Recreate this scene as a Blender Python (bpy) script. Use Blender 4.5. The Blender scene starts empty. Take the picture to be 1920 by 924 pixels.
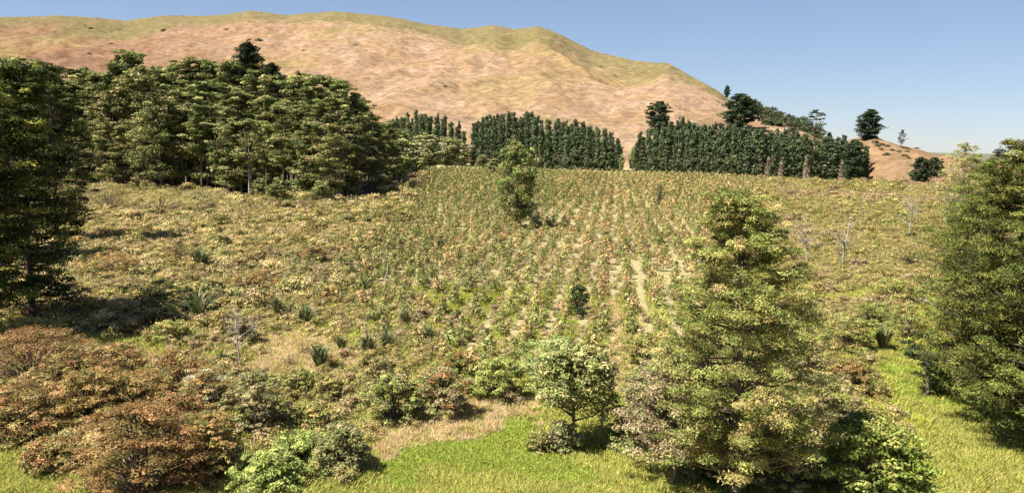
import bpy, math, random
import numpy as np
from mathutils import Matrix, Vector
R_ = math.radians
sc = bpy.context.scene
col = sc.collection

# ------------------------------------------------------------------ camera
W0, H0, F0 = 1920.0, 924.0, 1500.0
CAM = np.array([0.0, 0.0, 17.0])
HORIZON = 268.0
PITCH = math.atan((462 - HORIZON) / F0)
ROLL = R_(1.2)
cam_d = bpy.data.cameras.new('camera')
cam = bpy.data.objects.new('camera', cam_d)
col.objects.link(cam)
cam_d.sensor_width = 36.0
cam_d.lens = F0 / W0 * 36.0
cam_d.clip_start = 0.5
cam_d.clip_end = 30000
M3 = Matrix.Rotation(math.pi / 2 - PITCH, 3, 'X') @ Matrix.Rotation(ROLL, 3, 'Z')
cam.matrix_world = Matrix.Translation(Vector(CAM)) @ M3.to_4x4()
sc.camera = cam
MC = np.array(M3)

# ------------------------------------------------------------------ light
SUN_EL = 57.0
SUN_TO = (-0.88, -0.42)            # horizontal direction towards the sun: from the left, somewhat behind the camera
w = bpy.data.worlds.new("World")
sc.world = w
w.use_nodes = True
nt = w.node_tree
bg = nt.nodes['Background']
sky = nt.nodes.new('ShaderNodeTexSky')
sky.sky_type = 'NISHITA'
sky.sun_disc = False
sky.sun_elevation = R_(SUN_EL)
sky.sun_rotation = math.atan2(SUN_TO[0], SUN_TO[1])
sky.altitude = 1500
sky.air_density = 1.0
sky.dust_density = 0.3
sky.ozone_density = 3.0
tint = nt.nodes.new('ShaderNodeMix'); tint.data_type = 'RGBA'; tint.blend_type = 'MULTIPLY'; tint.inputs[0].default_value = 1.0
tint.inputs[7].default_value = (0.93, 0.97, 1.09, 1)
gam = nt.nodes.new('ShaderNodeGamma'); gam.inputs[1].default_value = 0.68
nt.links.new(sky.outputs[0], gam.inputs[0]); nt.links.new(gam.outputs[0], tint.inputs[6]); nt.links.new(tint.outputs[2], bg.inputs[0])
bg.inputs[1].default_value = 0.080
sun_d = bpy.data.lights.new('sun', 'SUN')
sun_d.energy = 4.9
sun_d.angle = R_(0.5)
sun_d.color = (1.0, 0.95, 0.88)
sun = bpy.data.objects.new('sun', sun_d)
col.objects.link(sun)
e = R_(SUN_EL)
n = math.hypot(*SUN_TO)
to = Vector((SUN_TO[0] / n * math.cos(e), SUN_TO[1] / n * math.cos(e), math.sin(e)))
sun.rotation_euler = (-to).to_track_quat('-Z', 'Y').to_euler()
sun.location = (-60, -30, 120)
sc.view_settings.view_transform = 'Standard'
sc.view_settings.look = 'None'
sc.view_settings.exposure = 1.3
sc.view_settings.gamma = 1.0
sc.cycles.max_bounces = 6
sc.cycles.diffuse_bounces = 2
sc.cycles.transmission_bounces = 3

# ------------------------------------------------------------------ projection helpers (reference pixels <-> the level ground)
def ray(px, py):
    px = np.asarray(px, float); py = np.asarray(py, float)
    d = np.stack([(px - W0 / 2) / F0, -(py - H0 / 2) / F0, -np.ones_like(px)], -1)
    return d @ MC.T
def G(px, py):
    """ground point under a pixel"""
    d = ray(px, py)
    k = -CAM[2] / d[..., 2]
    return CAM[0] + d[..., 0] * k, CAM[1] + d[..., 1] * k
def AT(px, py, depth):
    """point seen at a pixel at a given forward distance"""
    d = ray(px, py)
    k = depth / d[..., 1]
    return CAM + d * np.asarray(k)[..., None]
def PX(x, y, z=0.0):
    v = np.stack([np.asarray(x, float) - CAM[0], np.asarray(y, float) - CAM[1], np.asarray(z, float) - CAM[2] + 0 * np.asarray(x, float)], -1)
    c = v @ MC
    zz = np.maximum(-c[..., 2], 0.01)
    return W0 / 2 + c[..., 0] / zz * F0, H0 / 2 - c[..., 1] / zz * F0

# ------------------------------------------------------------------ numpy noise
_rs = np.random.RandomState(7)
_tab = _rs.rand(256, 256)
def vnoise(x, y):
    x = np.asarray(x, float); y = np.asarray(y, float)
    xi = np.floor(x).astype(int); yi = np.floor(y).astype(int)
    fx = x - xi; fy = y - yi
    fx = fx * fx * (3 - 2 * fx); fy = fy * fy * (3 - 2 * fy)
    a = _tab[xi & 255, yi & 255]; b = _tab[(xi + 1) & 255, yi & 255]
    c = _tab[xi & 255, (yi + 1) & 255]; d = _tab[(xi + 1) & 255, (yi + 1) & 255]
    return (a * (1 - fx) + b * fx) * (1 - fy) + (c * (1 - fx) + d * fx) * fy
def fbm(x, y, o=4):
    s = 0; a = 0.5; t = 0
    for k in range(o):
        s = s + a * vnoise(x * 2 ** k + 17 * k, y * 2 ** k + 31 * k); t += a; a *= 0.5
    return s / t
def inside(px, py, poly):
    px = np.asarray(px); py = np.asarray(py)
    r = np.zeros(px.shape, bool)
    n = len(poly)
    for i in range(n):
        x1, y1 = poly[i]; x2, y2 = poly[(i + 1) % n]
        if y1 == y2: continue
        c = ((y1 > py) != (y2 > py)) & (px < (x2 - x1) * (py - y1) / (y2 - y1) + x1)
        r ^= c
    return r
def gz(x, y):
    """height of the ground: gently uneven"""
    x = np.asarray(x, float); y = np.asarray(y, float)
    return (fbm(x * 0.03 + 50, y * 0.03 + 50, 3) - 0.5) * 1.1 + (fbm(x * 0.25 + 9, y * 0.25 + 80, 2) - 0.5) * 0.25

# ------------------------------------------------------------------ materials
def new_mat(name):
    m = bpy.data.materials.new(name); m.use_nodes = True
    t = m.node_tree; t.nodes.clear()
    return m, t, t.nodes, t.links
def out_of(t, sh):
    o = t.nodes.new('ShaderNodeOutputMaterial'); t.links.new(sh, o.inputs['Surface'])
def foliage_mat(name, trans=0.18, rough=0.55):
    m, t, N, L = new_mat(name)
    at = N.new('ShaderNodeAttribute'); at.attribute_name = 'Col'
    oi = N.new('ShaderNodeObjectInfo')
    hs = N.new('ShaderNodeHueSaturation')
    mr = N.new('ShaderNodeMapRange'); mr.inputs[3].default_value = 0.80; mr.inputs[4].default_value = 1.22
    L.new(oi.outputs['Random'], mr.inputs[0]); L.new(mr.outputs[0], hs.inputs['Value'])
    ml = N.new('ShaderNodeMath'); ml.operation = 'MULTIPLY'; ml.inputs[1].default_value = 7.31
    fr = N.new('ShaderNodeMath'); fr.operation = 'FRACT'
    L.new(oi.outputs['Random'], ml.inputs[0]); L.new(ml.outputs[0], fr.inputs[0])
    mh = N.new('ShaderNodeMapRange'); mh.inputs[3].default_value = 0.485; mh.inputs[4].default_value = 0.512
    L.new(fr.outputs[0], mh.inputs[0]); L.new(mh.outputs[0], hs.inputs['Hue'])
    L.new(at.outputs['Color'], hs.inputs['Color'])
    p = N.new('ShaderNodeBsdfPrincipled'); p.inputs['Roughness'].default_value = rough
    p.inputs['Specular IOR Level'].default_value = 0.08
    tr = N.new('ShaderNodeBsdfTranslucent'); mx = N.new('ShaderNodeMixShader'); mx.inputs[0].default_value = trans
    L.new(hs.outputs[0], p.inputs['Base Color']); L.new(hs.outputs[0], tr.inputs['Color'])
    L.new(p.outputs[0], mx.inputs[1]); L.new(tr.outputs[0], mx.inputs[2])
    out_of(t, mx.outputs[0])
    return m
def bark_mat(name, c1, c2):
    m, t, N, L = new_mat(name)
    tc = N.new('ShaderNodeTexCoord')
    mp = N.new('ShaderNodeMapping'); mp.inputs['Scale'].default_value = (5, 5, 0.9)
    L.new(tc.outputs['Object'], mp.inputs[0])
    nz = N.new('ShaderNodeTexNoise'); nz.inputs['Scale'].default_value = 2.2; nz.inputs['Detail'].default_value = 6
    L.new(mp.outputs[0], nz.inputs[0])
    cr = N.new('ShaderNodeValToRGB')
    cr.color_ramp.elements[0].position = 0.35; cr.color_ramp.elements[0].color = (*c1, 1)
    cr.color_ramp.elements[1].position = 0.65; cr.color_ramp.elements[1].color = (*c2, 1)
    L.new(nz.outputs[0], cr.inputs[0])
    p = N.new('ShaderNodeBsdfPrincipled'); p.inputs['Roughness'].default_value = 0.9
    L.new(cr.outputs[0], p.inputs['Base Color'])
    b = N.new('ShaderNodeBump'); b.inputs['Strength'].default_value = 0.5; b.inputs['Distance'].default_value = 0.05
    L.new(nz.outputs[0], b.inputs['Height']); L.new(b.outputs[0], p.inputs['Normal'])
    out_of(t, p.outputs[0])
    return m
LEAF = foliage_mat('leaf_foliage')
NEEDLE = foliage_mat('needle_foliage', 0.08, 0.6)
BLADE = foliage_mat('grass_blades', 0.35, 0.6)
BARK = bark_mat('bark_brown', (0.05, 0.035, 0.025), (0.20, 0.15, 0.11))
BARKP = bark_mat('bark_pale', (0.20, 0.16, 0.12), (0.52, 0.45, 0.38))
BARKD = bark_mat('bark_dark', (0.02, 0.016, 0.012), (0.08, 0.06, 0.045))

# ------------------------------------------------------------------ mesh builder
class MB:
    def __init__(s):
        s.v = []; s.f = []; s.c = []; s.n = 0
    def add(s, v, f, c):
        v = np.asarray(v, float)
        s.v.append(v); s.f.append(np.asarray(f, int) + s.n)
        c = np.asarray(c, float)
        if c.ndim == 1: c = np.tile(c, (len(v), 1))
        s.c.append(c); s.n += len(v)
    def tube(s, pts, rad, sides=6, c=(0.1, 0.08, 0.06)):
        pts = np.asarray(pts, float); k = len(pts)
        rad = np.broadcast_to(np.asarray(rad, float), (k,))
        tg = np.gradient(pts, axis=0); tg /= np.linalg.norm(tg, axis=1, keepdims=True) + 1e-9
        up = np.tile([0.0, 0, 1], (k, 1)); up[np.abs(tg[:, 2]) > 0.9] = [1, 0, 0]
        if np.abs(tg[:, 2]).max() > 0.9: up[:] = [1, 0.02, 0]
        a = np.cross(tg, up); a /= np.linalg.norm(a, axis=1, keepdims=True) + 1e-9
        b = np.cross(tg, a)
        th = np.arange(sides) * 2 * math.pi / sides
        v = pts[:, None] + rad[:, None, None] * (np.cos(th)[None, :, None] * a[:, None] + np.sin(th)[None, :, None] * b[:, None])
        v = v.reshape(-1, 3)
        i = np.arange(k - 1)[:, None] * sides; j = np.arange(sides)[None, :]; j2 = (j + 1) % sides
        f = np.stack([i + j, i + j2, i + sides + j2, i + sides + j], -1).reshape(-1, 4)
        s.add(v, f, c)
    def leaves(s, ctr, nrm, L, Wd, colr, rng, axis=None, fold=0.15):
        n = len(ctr)
        nrm = nrm / (np.linalg.norm(nrm, axis=1, keepdims=True) + 1e-9)
        if axis is None:
            axis = rng.randn(n, 3)
        a = axis - nrm * (axis * nrm).sum(1, keepdims=True)
        a /= np.linalg.norm(a, axis=1, keepdims=True) + 1e-9
        b = np.cross(nrm, a)
        L = np.broadcast_to(L, (n,))[:, None]; Wd = np.broadcast_to(Wd, (n,))[:, None]
        v = np.stack([ctr - a * L * .5, ctr + b * Wd * .5 + nrm * Wd * fold - a * L * .05,
                      ctr + a * L * .5, ctr - b * Wd * .5 + nrm * Wd * fold - a * L * .05], 1).reshape(-1, 3)
        f = np.arange(4 * n).reshape(-1, 4)
        s.add(v, f, np.repeat(colr, 4, axis=0))
    def mesh(s, name, mat):
        v = np.concatenate(s.v); f = np.concatenate(s.f); c = np.concatenate(s.c)
        me = bpy.data.meshes.new(name)
        me.vertices.add(len(v)); me.vertices.foreach_set('co', v.astype('f').ravel())
        me.loops.add(f.size); me.loops.foreach_set('vertex_index', f.astype('i').ravel())
        me.polygons.add(len(f)); me.polygons.foreach_set('loop_start', (np.arange(len(f)) * 4).astype('i'))
        me.update(calc_edges=True)
        at = me.color_attributes.new('Col', 'FLOAT_COLOR', 'POINT')
        at.data.foreach_set('color', np.concatenate([c, np.ones((len(c), 1))], 1).astype('f').ravel())
        me.materials.append(mat)
        return me
def unit(rng, n):
    v = rng.randn(n, 3); return v / np.linalg.norm(v, axis=1, keepdims=True)
def clumps(mb, rng, ctr, rad, n, L, Wd, pal, upb=0.5, jit=0.22, outw=None, spread=0.5, clump_tone=0.22, shell=0.55):
    """n leaves on each of K ragged ellipsoid clumps; pal: list of leaf colours"""
    ctr = np.asarray(ctr, float); K = len(ctr)
    rad = np.asarray(rad, float)
    if rad.ndim == 1: rad = np.tile(rad, (K, 1))
    d = unit(rng, K * n)
    flip = (d[:, 2] < 0) & (rng.rand(K * n) < upb)
    d[flip, 2] *= -1
    rr = shell + (1 - shell) * rng.rand(K * n, 1) ** 0.6
    rr *= 1 + 0.28 * rng.randn(K * n, 1) * 0.6
    p = np.repeat(ctr, n, 0) + d * rr * np.repeat(rad, n, 0)
    nr = d / np.repeat(rad, n, 0) * rad.mean() + rng.randn(K * n, 3) * spread + np.array([0, 0, 0.35])
    pal = np.asarray(pal, float)
    pi = rng.randint(0, len(pal), K)
    cc = pal[pi] * (1 + clump_tone * rng.randn(K, 1))
    c = np.repeat(cc, n, 0) * (1 + jit * rng.randn(K * n, 1)) * (1 + 0.07 * rng.randn(K * n, 3))
    s_ = 0.65 + 0.7 * rng.rand(K * n)
    ax = None
    if outw is not None:
        ax = d + rng.randn(K * n, 3) * 0.5
        nr = rng.randn(K * n, 3) * .6 + d * .5 + np.array([0, 0, 0.75])
    mb.leaves(p, nr, L * s_, Wd * s_, np.clip(c, 0.004, 0.9), rng, ax)

def make_tree(seed, H, tr, cb, prof, nb, ncl, cr, nl, L, Wd, pal, flat=0.55, lift=0.25, sides=7, lean=0.04, mat=NEEDLE,
              bark=None, upb=0.6, needle=True, limb_f=1.0, whorl=0, top=True, skip=0.0, twist=1.0, tone=0.2, inner=0.0, az_gap=None):
    """returns (trunk mesh, crown mesh). prof(t): crown radius at t = 0 (crown base) .. 1 (top)"""
    rng = np.random.RandomState(seed)
    T = MB(); C = MB()
    k = 9
    zz = np.linspace(-0.3, H * 0.97, k)
    bend = np.cumsum(rng.randn(k, 2) * lean * H / k, axis=0); bend -= bend[0]
    pts = np.column_stack([bend, zz])
    rad = tr * (1 - np.linspace(0, 1, k) ** 1.1 * 0.93); rad[0] *= 1.35
    T.tube(pts, rad, sides)
    def tp(z):
        return np.array([np.interp(z, zz, pts[:, 0]), np.interp(z, zz, pts[:, 1]), z])
    cs = []; rs = []
    for i in range(nb):
        if whorl:
            t = (int(i / whorl) + rng.rand() * 0.35) / (nb / whorl)
        else:
            t = ((i * .7548777 + .3 * rng.rand()) % 1.0) ** 0.95
        t = min(t, 0.985)
        a = i * 2.39996 * twist + rng.randn() * 0.5
        Lb = prof(t) * (0.62 + 0.42 * rng.rand())
        if rng.rand() < 0.12: Lb *= 1.18
        if az_gap is not None and abs((a - az_gap + math.pi) % (2 * math.pi) - math.pi) < 0.8: Lb *= 0.5
        z0 = H * (cb + (1 - cb) * t)
        base = tp(max(z0 - Lb * lift * 1.0 - 0.1, 0.4))
        d = np.array([math.cos(a), math.sin(a), 0])
        tip = tp(z0) + d * Lb; tip[2] = z0 + rng.randn() * 0.04 * Lb
        mid = base * 0.5 + tip * 0.5 + np.array([0, 0, -0.10 * Lb]) + rng.randn(3) * 0.04 * Lb
        r0 = max(tr * 0.36 * (1 - 0.8 * t), 0.012) * limb_f * (0.6 + 0.4 * min(1, Lb / max(prof(0.3), 0.1)))
        T.tube([base, mid, tip], [r0, r0 * 0.6, r0 * 0.15], 4)
        if rng.rand() < skip: continue
        for q in range(ncl):
            s = 1.0 - (q / max(ncl, 1)) * (0.72 - 0.3 * inner) - 0.08 * rng.rand()
            p = base + (tip - base) * s
            if s < 0.6: p = (base * (1 - s) + tip * s)
            off = rng.randn(3) * cr * np.array([0.55, 0.55, 0.25])
            rc = cr * (0.65 + 0.6 * rng.rand()) * (1.0 if t < 0.75 else 0.75)
            cs.append(p + off); rs.append([rc, rc, rc * flat])
    if top:
        for q in range(3):
            rc = cr * 0.6
            cs.append(tp(H * (0.97 - 0.03 * q)) + rng.randn(3) * cr * 0.2); rs.append([rc * .8, rc * .8, rc])
    clumps(C, rng, cs, rs, nl, L, Wd, pal, upb=upb, outw=True if needle else None, clump_tone=tone)
    return T.mesh('trunk', bark or BARK), C.mesh('crown', mat)

ORD = ['first', 'second', 'third', 'fourth', 'fifth', 'sixth', 'seventh', 'eighth', 'ninth', 'tenth', 'eleventh', 'twelfth', 'thirteenth', 'fourteenth', 'fifteenth', 'sixteenth', 'seventeenth', 'eighteenth', 'nineteenth', 'twentieth']
ORD += ['twenty-' + o for o in ORD[:9]] + ['thirtieth'] + ['thirty-' + o for o in ORD[:9]] + ['fortieth'] + ['forty-' + o for o in ORD[:9]]
# ------------------------------------------------------------------ linking and tagging
def tag(o, label=None, cat=None, group=None, kind=None):
    if label: o['label'] = label
    if cat: o['category'] = cat
    if group: o['group'] = group
    if kind: o['kind'] = kind
    return o
def link(name, me, parent=None):
    o = bpy.data.objects.new(name, me); col.objects.link(o)
    if parent is not None: o.parent = parent
    return o
def thing(name, parts, loc, rz=0.0, sc_=1.0, label='', cat='tree', group=None, tilt=(0, 0)):
    """an Empty at the base with its parts (mesh data may be shared)"""
    o = bpy.data.objects.new(name, None); col.objects.link(o)
    o.location = loc; o.rotation_euler = (tilt[0], tilt[1], rz)
    o.scale = (sc_, sc_, sc_) if np.isscalar(sc_) else sc_
    o.empty_display_size = 0.5
    tag(o, label, cat, group)
    for nm, me in parts: link(nm, me, o)
    return o
def single(name, me, loc, rz, s, label, cat, group=None):
    o = link(name, me); o.location = loc; o.rotation_euler = (0, 0, rz); o.scale = (s, s, s) if np.isscalar(s) else s
    return tag(o, label, cat, group)

# ------------------------------------------------------------------ ground zones (colours of the turf, straw and soil)
VP = AT(np.array(1152.0), np.array(270.0), 1000.0)
raz = math.atan2(VP[0], VP[1])                       # bearing of the planted rows
RD = np.array([math.sin(raz), math.cos(raz)]); RN = np.array([math.cos(raz), -math.sin(raz)])
ROWW = 3.0
PLANT = [(845, 705), (700, 640), (610, 560), (650, 480), (700, 420), (760, 385), (800, 318), (1180, 322), (1440, 338), (1430, 480), (1330, 600), (1250, 690), (1130, 720), (980, 700)]
def zones(px, py):
    z = {}
    z['lawn'] = (inside(px, py, [(600, 1100), (650, 900), (740, 850), (850, 830), (960, 785), (1010, 790), (1040, 840), (1240, 850), (1300, 1100)])
                 | inside(px, py, [(1640, 600), (1710, 600), (1730, 720), (1800, 780), (1930, 840), (2300, 900), (2300, 1300), (1740, 1300), (1730, 900), (1660, 760)])
                 | inside(px, py, [(-300, 820), (60, 850), (110, 924), (120, 1200), (-300, 1200)]))
    z['straw'] = (inside(px, py, [(660, 890), (730, 800), (870, 740), (1000, 735), (975, 800), (860, 845), (750, 868)])
                  | inside(px, py, [(450, 670), (480, 625), (560, 610), (640, 640), (700, 690), (680, 730), (600, 735), (520, 700)])
                  | inside(px, py, [(120, 650), (200, 640), (330, 670), (300, 700), (200, 690)])
                  | inside(px, py, [(1130, 560), (1165, 560), (1185, 730), (1130, 730)])
                  | inside(px, py, [(195, 560), (260, 560), (260, 600), (205, 600)]))
    z['yellow'] = (inside(px, py, [(100, 600), (300, 610), (440, 600), (560, 560), (760, 560), (700, 640), (470, 640), (120, 650)])
                   | inside(px, py, [(1530, 540), (1730, 540), (1720, 640), (1640, 700), (1545, 640)]))
    z['plant'] = inside(px, py, PLANT)
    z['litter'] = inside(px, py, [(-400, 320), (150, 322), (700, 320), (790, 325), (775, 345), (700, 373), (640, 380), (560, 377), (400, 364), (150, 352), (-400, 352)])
    return z
def wobble(x, y):
    px, py = PX(x, y)
    dep = np.maximum(y, 20.0)
    s = F0 / dep
    px2 = px + (fbm(x * .18 + 3, y * .18, 3) - .5) * 5 * s + (fbm(x * 1.1 + 3, y * 1.1, 3) - .5) * 3.2 * s
    py2 = py + (fbm(x * .18 + 60, y * .12, 3) - .5) * 6 * s * 17 / dep
    py2 = py2 + (fbm(x * 1.1 + 33, y * 1.1 + 8, 3) - .5) * 3.5 * s * 17 / dep
    return px2, py2
def ground_cols(x, y):
    px, py = wobble(x, y)
    z = zones(px, py)
    n1 = fbm(x * .12 + 7, y * .12 + 5, 4)[..., None]; n2 = fbm(x * .5 + 90, y * .5 + 31, 3)[..., None]
    c = np.array([.40, .30, .13]) * (1 - n1) + np.array([.24, .225, .07]) * n1
    c = c * (0.75 + 0.5 * n2)
    far = np.clip((y - 250) / 200, 0, 1)[..., None]
    c = c * (1 - far) + np.array([.36, .31, .15]) * (0.85 + 0.3 * n2) * far
    vf = np.clip((y - 520) / 250, 0, 1)[..., None]; c = c * (1 - vf) + np.array([.13, .125, .075]) * vf
    def mix(mask, col1, col2):
        nonlocal c
        m = mask[..., None].astype(float)
        cc = np.array(col1) * n2 + np.array(col2) * (1 - n2)
        c = c * (1 - m) + cc * m
    mix(z['yellow'], (.30, .27, .06), (.40, .31, .10))
    mix(z['plant'], (.33, .26, .14), (.26, .25, .09))
    nn = np.clip((n1 - .42) * 6, 0, 1)
    m = z['lawn'][..., None]
    lawn = np.array([.21, .31, .045]) * nn + np.array([.36, .37, .08]) * (1 - nn)
    c = np.where(m, lawn * (0.8 + 0.4 * n2), c)
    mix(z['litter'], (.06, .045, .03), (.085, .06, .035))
    mix(z['straw'], (.60, .43, .27), (.50, .37, .20))
    return c, z['plant'].astype(float)

# ------------------------------------------------------------------ ground sheet
def axis_pts(lo, hi, fine0, fine1, step):
    a = list(np.arange(fine0, fine1, step)); s = step
    x = fine1; up = []
    while x < hi: up.append(x); s *= 1.09; x += s
    up.append(hi)
    s = step; x = fine0 - step; dn = []
    while x > lo: dn.append(x); s *= 1.09; x -= s
    dn.append(lo)
    return np.array(dn[::-1] + a + up)
gx = axis_pts(-9000, 9000, -75, 75, 0.8)
gy = []
yv = 24.0
while yv < 700: gy.append(yv); yv += 0.45 * max(1.0, yv / 55.0) ** 1.25
while yv < 14000: gy.append(yv); yv *= 1.09
gy = np.array([-3000, -1000, -400, -150, -60, -20, 0, 8, 14, 18, 21] + gy + [14000])
X, Y = np.meshgrid(gx, gy)
Zg = gz(X, Y)
far = np.clip((Y - 520) / 200, 0, 1); Zg = Zg * (1 - far)
v = np.stack([X, Y, Zg], -1).reshape(-1, 3)
ny, nx = X.shape
i = np.arange(ny - 1)[:, None] * nx + np.arange(nx - 1)[None, :]
f = np.stack([i, i + 1, i + nx + 1, i + nx], -1).reshape(-1, 4)
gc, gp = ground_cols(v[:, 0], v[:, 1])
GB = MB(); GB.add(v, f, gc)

def ground_mat():
    m, t, N, L = new_mat('ground_cover')
    at = N.new('ShaderNodeAttribute'); at.attribute_name = 'Col'
    ap = N.new('ShaderNodeAttribute'); ap.attribute_name = 'rows'
    geo = N.new('ShaderNodeNewGeometry')
    n1 = N.new('ShaderNodeTexNoise'); n1.inputs['Scale'].default_value = 1.6; n1.inputs['Detail'].default_value = 7; n1.inputs['Roughness'].default_value = 0.7
    L.new(geo.outputs['Position'], n1.inputs[0])
    r1 = N.new('ShaderNodeMapRange'); r1.inputs[1].default_value = 0.3; r1.inputs[2].default_value = 0.7; r1.inputs[3].default_value = 0.55; r1.inputs[4].default_value = 1.45
    L.new(n1.outputs[0], r1.inputs[0])
    vm = N.new('ShaderNodeVectorMath'); vm.operation = 'SCALE'
    L.new(at.outputs['Color'], vm.inputs[0]); L.new(r1.outputs[0], vm.inputs['Scale'])
    # planted rows: pale strips of cleared soil between strips of grass
    dp = N.new('ShaderNodeVectorMath'); dp.operation = 'DOT_PRODUCT'; dp.inputs[1].default_value = (RN[0], RN[1], 0)
    L.new(geo.outputs['Position'], dp.inputs[0])
    n2 = N.new('ShaderNodeTexNoise'); n2.inputs['Scale'].default_value = 0.35; n2.inputs['Detail'].default_value = 4
    L.new(geo.outputs['Position'], n2.inputs[0])
    wv = N.new('ShaderNodeMath'); wv.operation = 'MULTIPLY_ADD'; wv.inputs[1].default_value = 0.4
    L.new(n2.outputs[0], wv.inputs[0]); L.new(dp.outputs['Value'], wv.inputs[2])
    dv = N.new('ShaderNodeMath'); dv.operation = 'MULTIPLY'; dv.inputs[1].default_value = 2 * math.pi / ROWW
    L.new(wv.outputs[0], dv.inputs[0])
    sn = N.new('ShaderNodeMath'); sn.operation = 'SINE'; L.new(dv.outputs[0], sn.inputs[0])
    r2 = N.new('ShaderNodeMapRange'); r2.inputs[1].default_value = -0.2; r2.inputs[2].default_value = 0.9
    L.new(sn.outputs[0], r2.inputs[0])
    m3 = N.new('ShaderNodeMath'); m3.operation = 'MULTIPLY'; L.new(r2.outputs[0], m3.inputs[0]); L.new(ap.outputs['Fac'], m3.inputs[1])
    m4 = N.new('ShaderNodeMath'); m4.operation = 'MULTIPLY'; m4.inputs[1].default_value = 0.17; L.new(m3.outputs[0], m4.inputs[0])
    mx = N.new('ShaderNodeMix'); mx.data_type = 'RGBA'
    mx.inputs[7].default_value = (.36, .27, .19, 1)
    L.new(m4.outputs[0], mx.inputs[0]); L.new(vm.outputs[0], mx.inputs[6])
    p = N.new('ShaderNodeBsdfPrincipled'); p.inputs['Roughness'].default_value = 0.95; p.inputs['Specular IOR Level'].default_value = 0.1
    L.new(mx.outputs[2], p.inputs['Base Color'])
    b = N.new('ShaderNodeBump'); b.inputs['Strength'].default_value = 0.9; b.inputs['Distance'].default_value = 0.25
    L.new(n1.outputs[0], b.inputs['Height']); L.new(b.outputs[0], p.inputs['Normal'])
    out_of(t, p.outputs[0])
    return m
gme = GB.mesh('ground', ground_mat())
ra = gme.attributes.new('rows', 'FLOAT', 'POINT'); ra.data.foreach_set('value', gp.astype('f'))
gme.polygons.foreach_set('use_smooth', np.ones(len(gme.polygons), bool))
ground = link('ground', gme)
tag(ground, kind='structure')

# ------------------------------------------------------------------ hills
def hill_mat(name, green):
    m, t, N, L = new_mat(name)
    at = N.new('ShaderNodeAttribute'); at.attribute_name = 'Col'
    geo = N.new('ShaderNodeNewGeometry')
    n1 = N.new('ShaderNodeTexNoise'); n1.inputs['Scale'].default_value = 0.09; n1.inputs['Detail'].default_value = 10; n1.inputs['Roughness'].default_value = 0.8
    L.new(geo.outputs['Position'], n1.inputs[0])
    r1 = N.new('ShaderNodeMapRange'); r1.inputs[1].default_value = 0.36; r1.inputs[2].default_value = 0.64; r1.inputs[3].default_value = 0.52; r1.inputs[4].default_value = 1.42
    L.new(n1.outputs[0], r1.inputs[0])
    vm = N.new('ShaderNodeVectorMath'); vm.operation = 'SCALE'
    L.new(at.outputs['Color'], vm.inputs[0]); L.new(r1.outputs[0], vm.inputs['Scale'])
    p = N.new('ShaderNodeBsdfPrincipled'); p.inputs['Roughness'].default_value = 0.95; p.inputs['Specular IOR Level'].default_value = 0.08
    L.new(vm.outputs[0], p.inputs['Base Color'])
    b = N.new('ShaderNodeBump'); b.inputs['Strength'].default_value = 0.8; b.inputs['Distance'].default_value = 5.0
    L.new(n1.outputs[0], b.inputs['Height']); L.new(b.outputs[0], p.inputs['Normal'])
    out_of(t, p.outputs[0])
    return m
RIDGE = [(-1500, 120), (-900, 60), (-400, 22), (-150, 26), (0, 31), (110, 30), (180, 33), (232, 40), (300, 31), (400, 30), (470, 22), (540, 30), (620, 20), (700, 27), (780, 42),
         (860, 55), (920, 47), (962, 54), (1010, 50), (1060, 68), (1110, 95), (1180, 112), (1250, 118), (1300, 145), (1340, 168), (1375, 190), (1410, 198), (1500, 232), (1560, 262), (1640, 296), (1700, 310), (1800, 330)]
rp = np.array(RIDGE, float)
pxs = np.linspace(-1500, 1800, 620)
pys = np.interp(pxs, rp[:, 0], rp[:, 1])
pys = pys + (fbm(pxs * .03, pxs * 0 + 4, 4) - .5) * 5 * (pxs < 1560)
Rr = np.interp(pxs, [-1500, 0, 500, 900, 1100, 1300, 1500, 1800], [2300, 2200, 2000, 1750, 1500, 1150, 850, 700])
R0 = np.interp(pxs, [-1500, 0, 500, 800, 1150, 1400, 1500, 1800], [750, 700, 640, 640, 640, 560, 540, 560])
rd = ray(pxs, pys); hor = np.hypot(rd[:, 0], rd[:, 1])
dirs = rd[:, :2] / hor[:, None]
ridge_h = CAM[2] + rd[:, 2] / hor * Rr
ridge_h = np.where(pxs > 1640, -6 - (pxs - 1640) * .05, ridge_h)
NS = 190
s = np.concatenate([np.linspace(0, 1, NS), 1 + np.linspace(0.02, 0.9, 26)])
S, TH = np.meshgrid(s, np.arange(len(pxs)), indexing='ij')
Rad = R0[TH] + (Rr[TH] - R0[TH]) * S
prof_ = np.where(S <= 1, 0.92 * np.clip(S, 0, 1) ** 1.15 + 0.08 * np.sin(np.clip(S, 0, 1) * math.pi / 2), 1 - 0.75 * (S - 1) ** 1.2)
HX = dirs[TH, 0] * Rad; HY = dirs[TH, 1] * Rad
env = np.clip(np.sin(np.clip(S, 0, 1) * math.pi), 0, 1) * 1.0
big = (fbm(HX * .0022 + 3, HY * .0022 + 11, 3) - .5) * 45
gul = -np.abs(fbm(HX * .006 + 13, HY * .0035 + 1, 4) - .5) * 50 + 6
sml = (fbm(HX * .03 + 5, HY * .03 + 2, 4) - .5) * 15
wr = np.clip((ridge_h[TH]) / 200, 0.04, 1)
HZ = ridge_h[TH] * prof_ + env * (big + gul) * wr + sml * np.clip(env * 2, 0, 1) * np.clip(wr * 2, 0, 1) - (1 - np.clip(S * 30, 0, 1)) * 6
v = np.stack([HX, HY, HZ], -1).reshape(-1, 3)
nr, nc = S.shape
i = np.arange(nr - 1)[:, None] * nc + np.arange(nc - 1)[None, :]
f = np.stack([i, i + 1, i + nc + 1, i + nc], -1).reshape(-1, 4)
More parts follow.
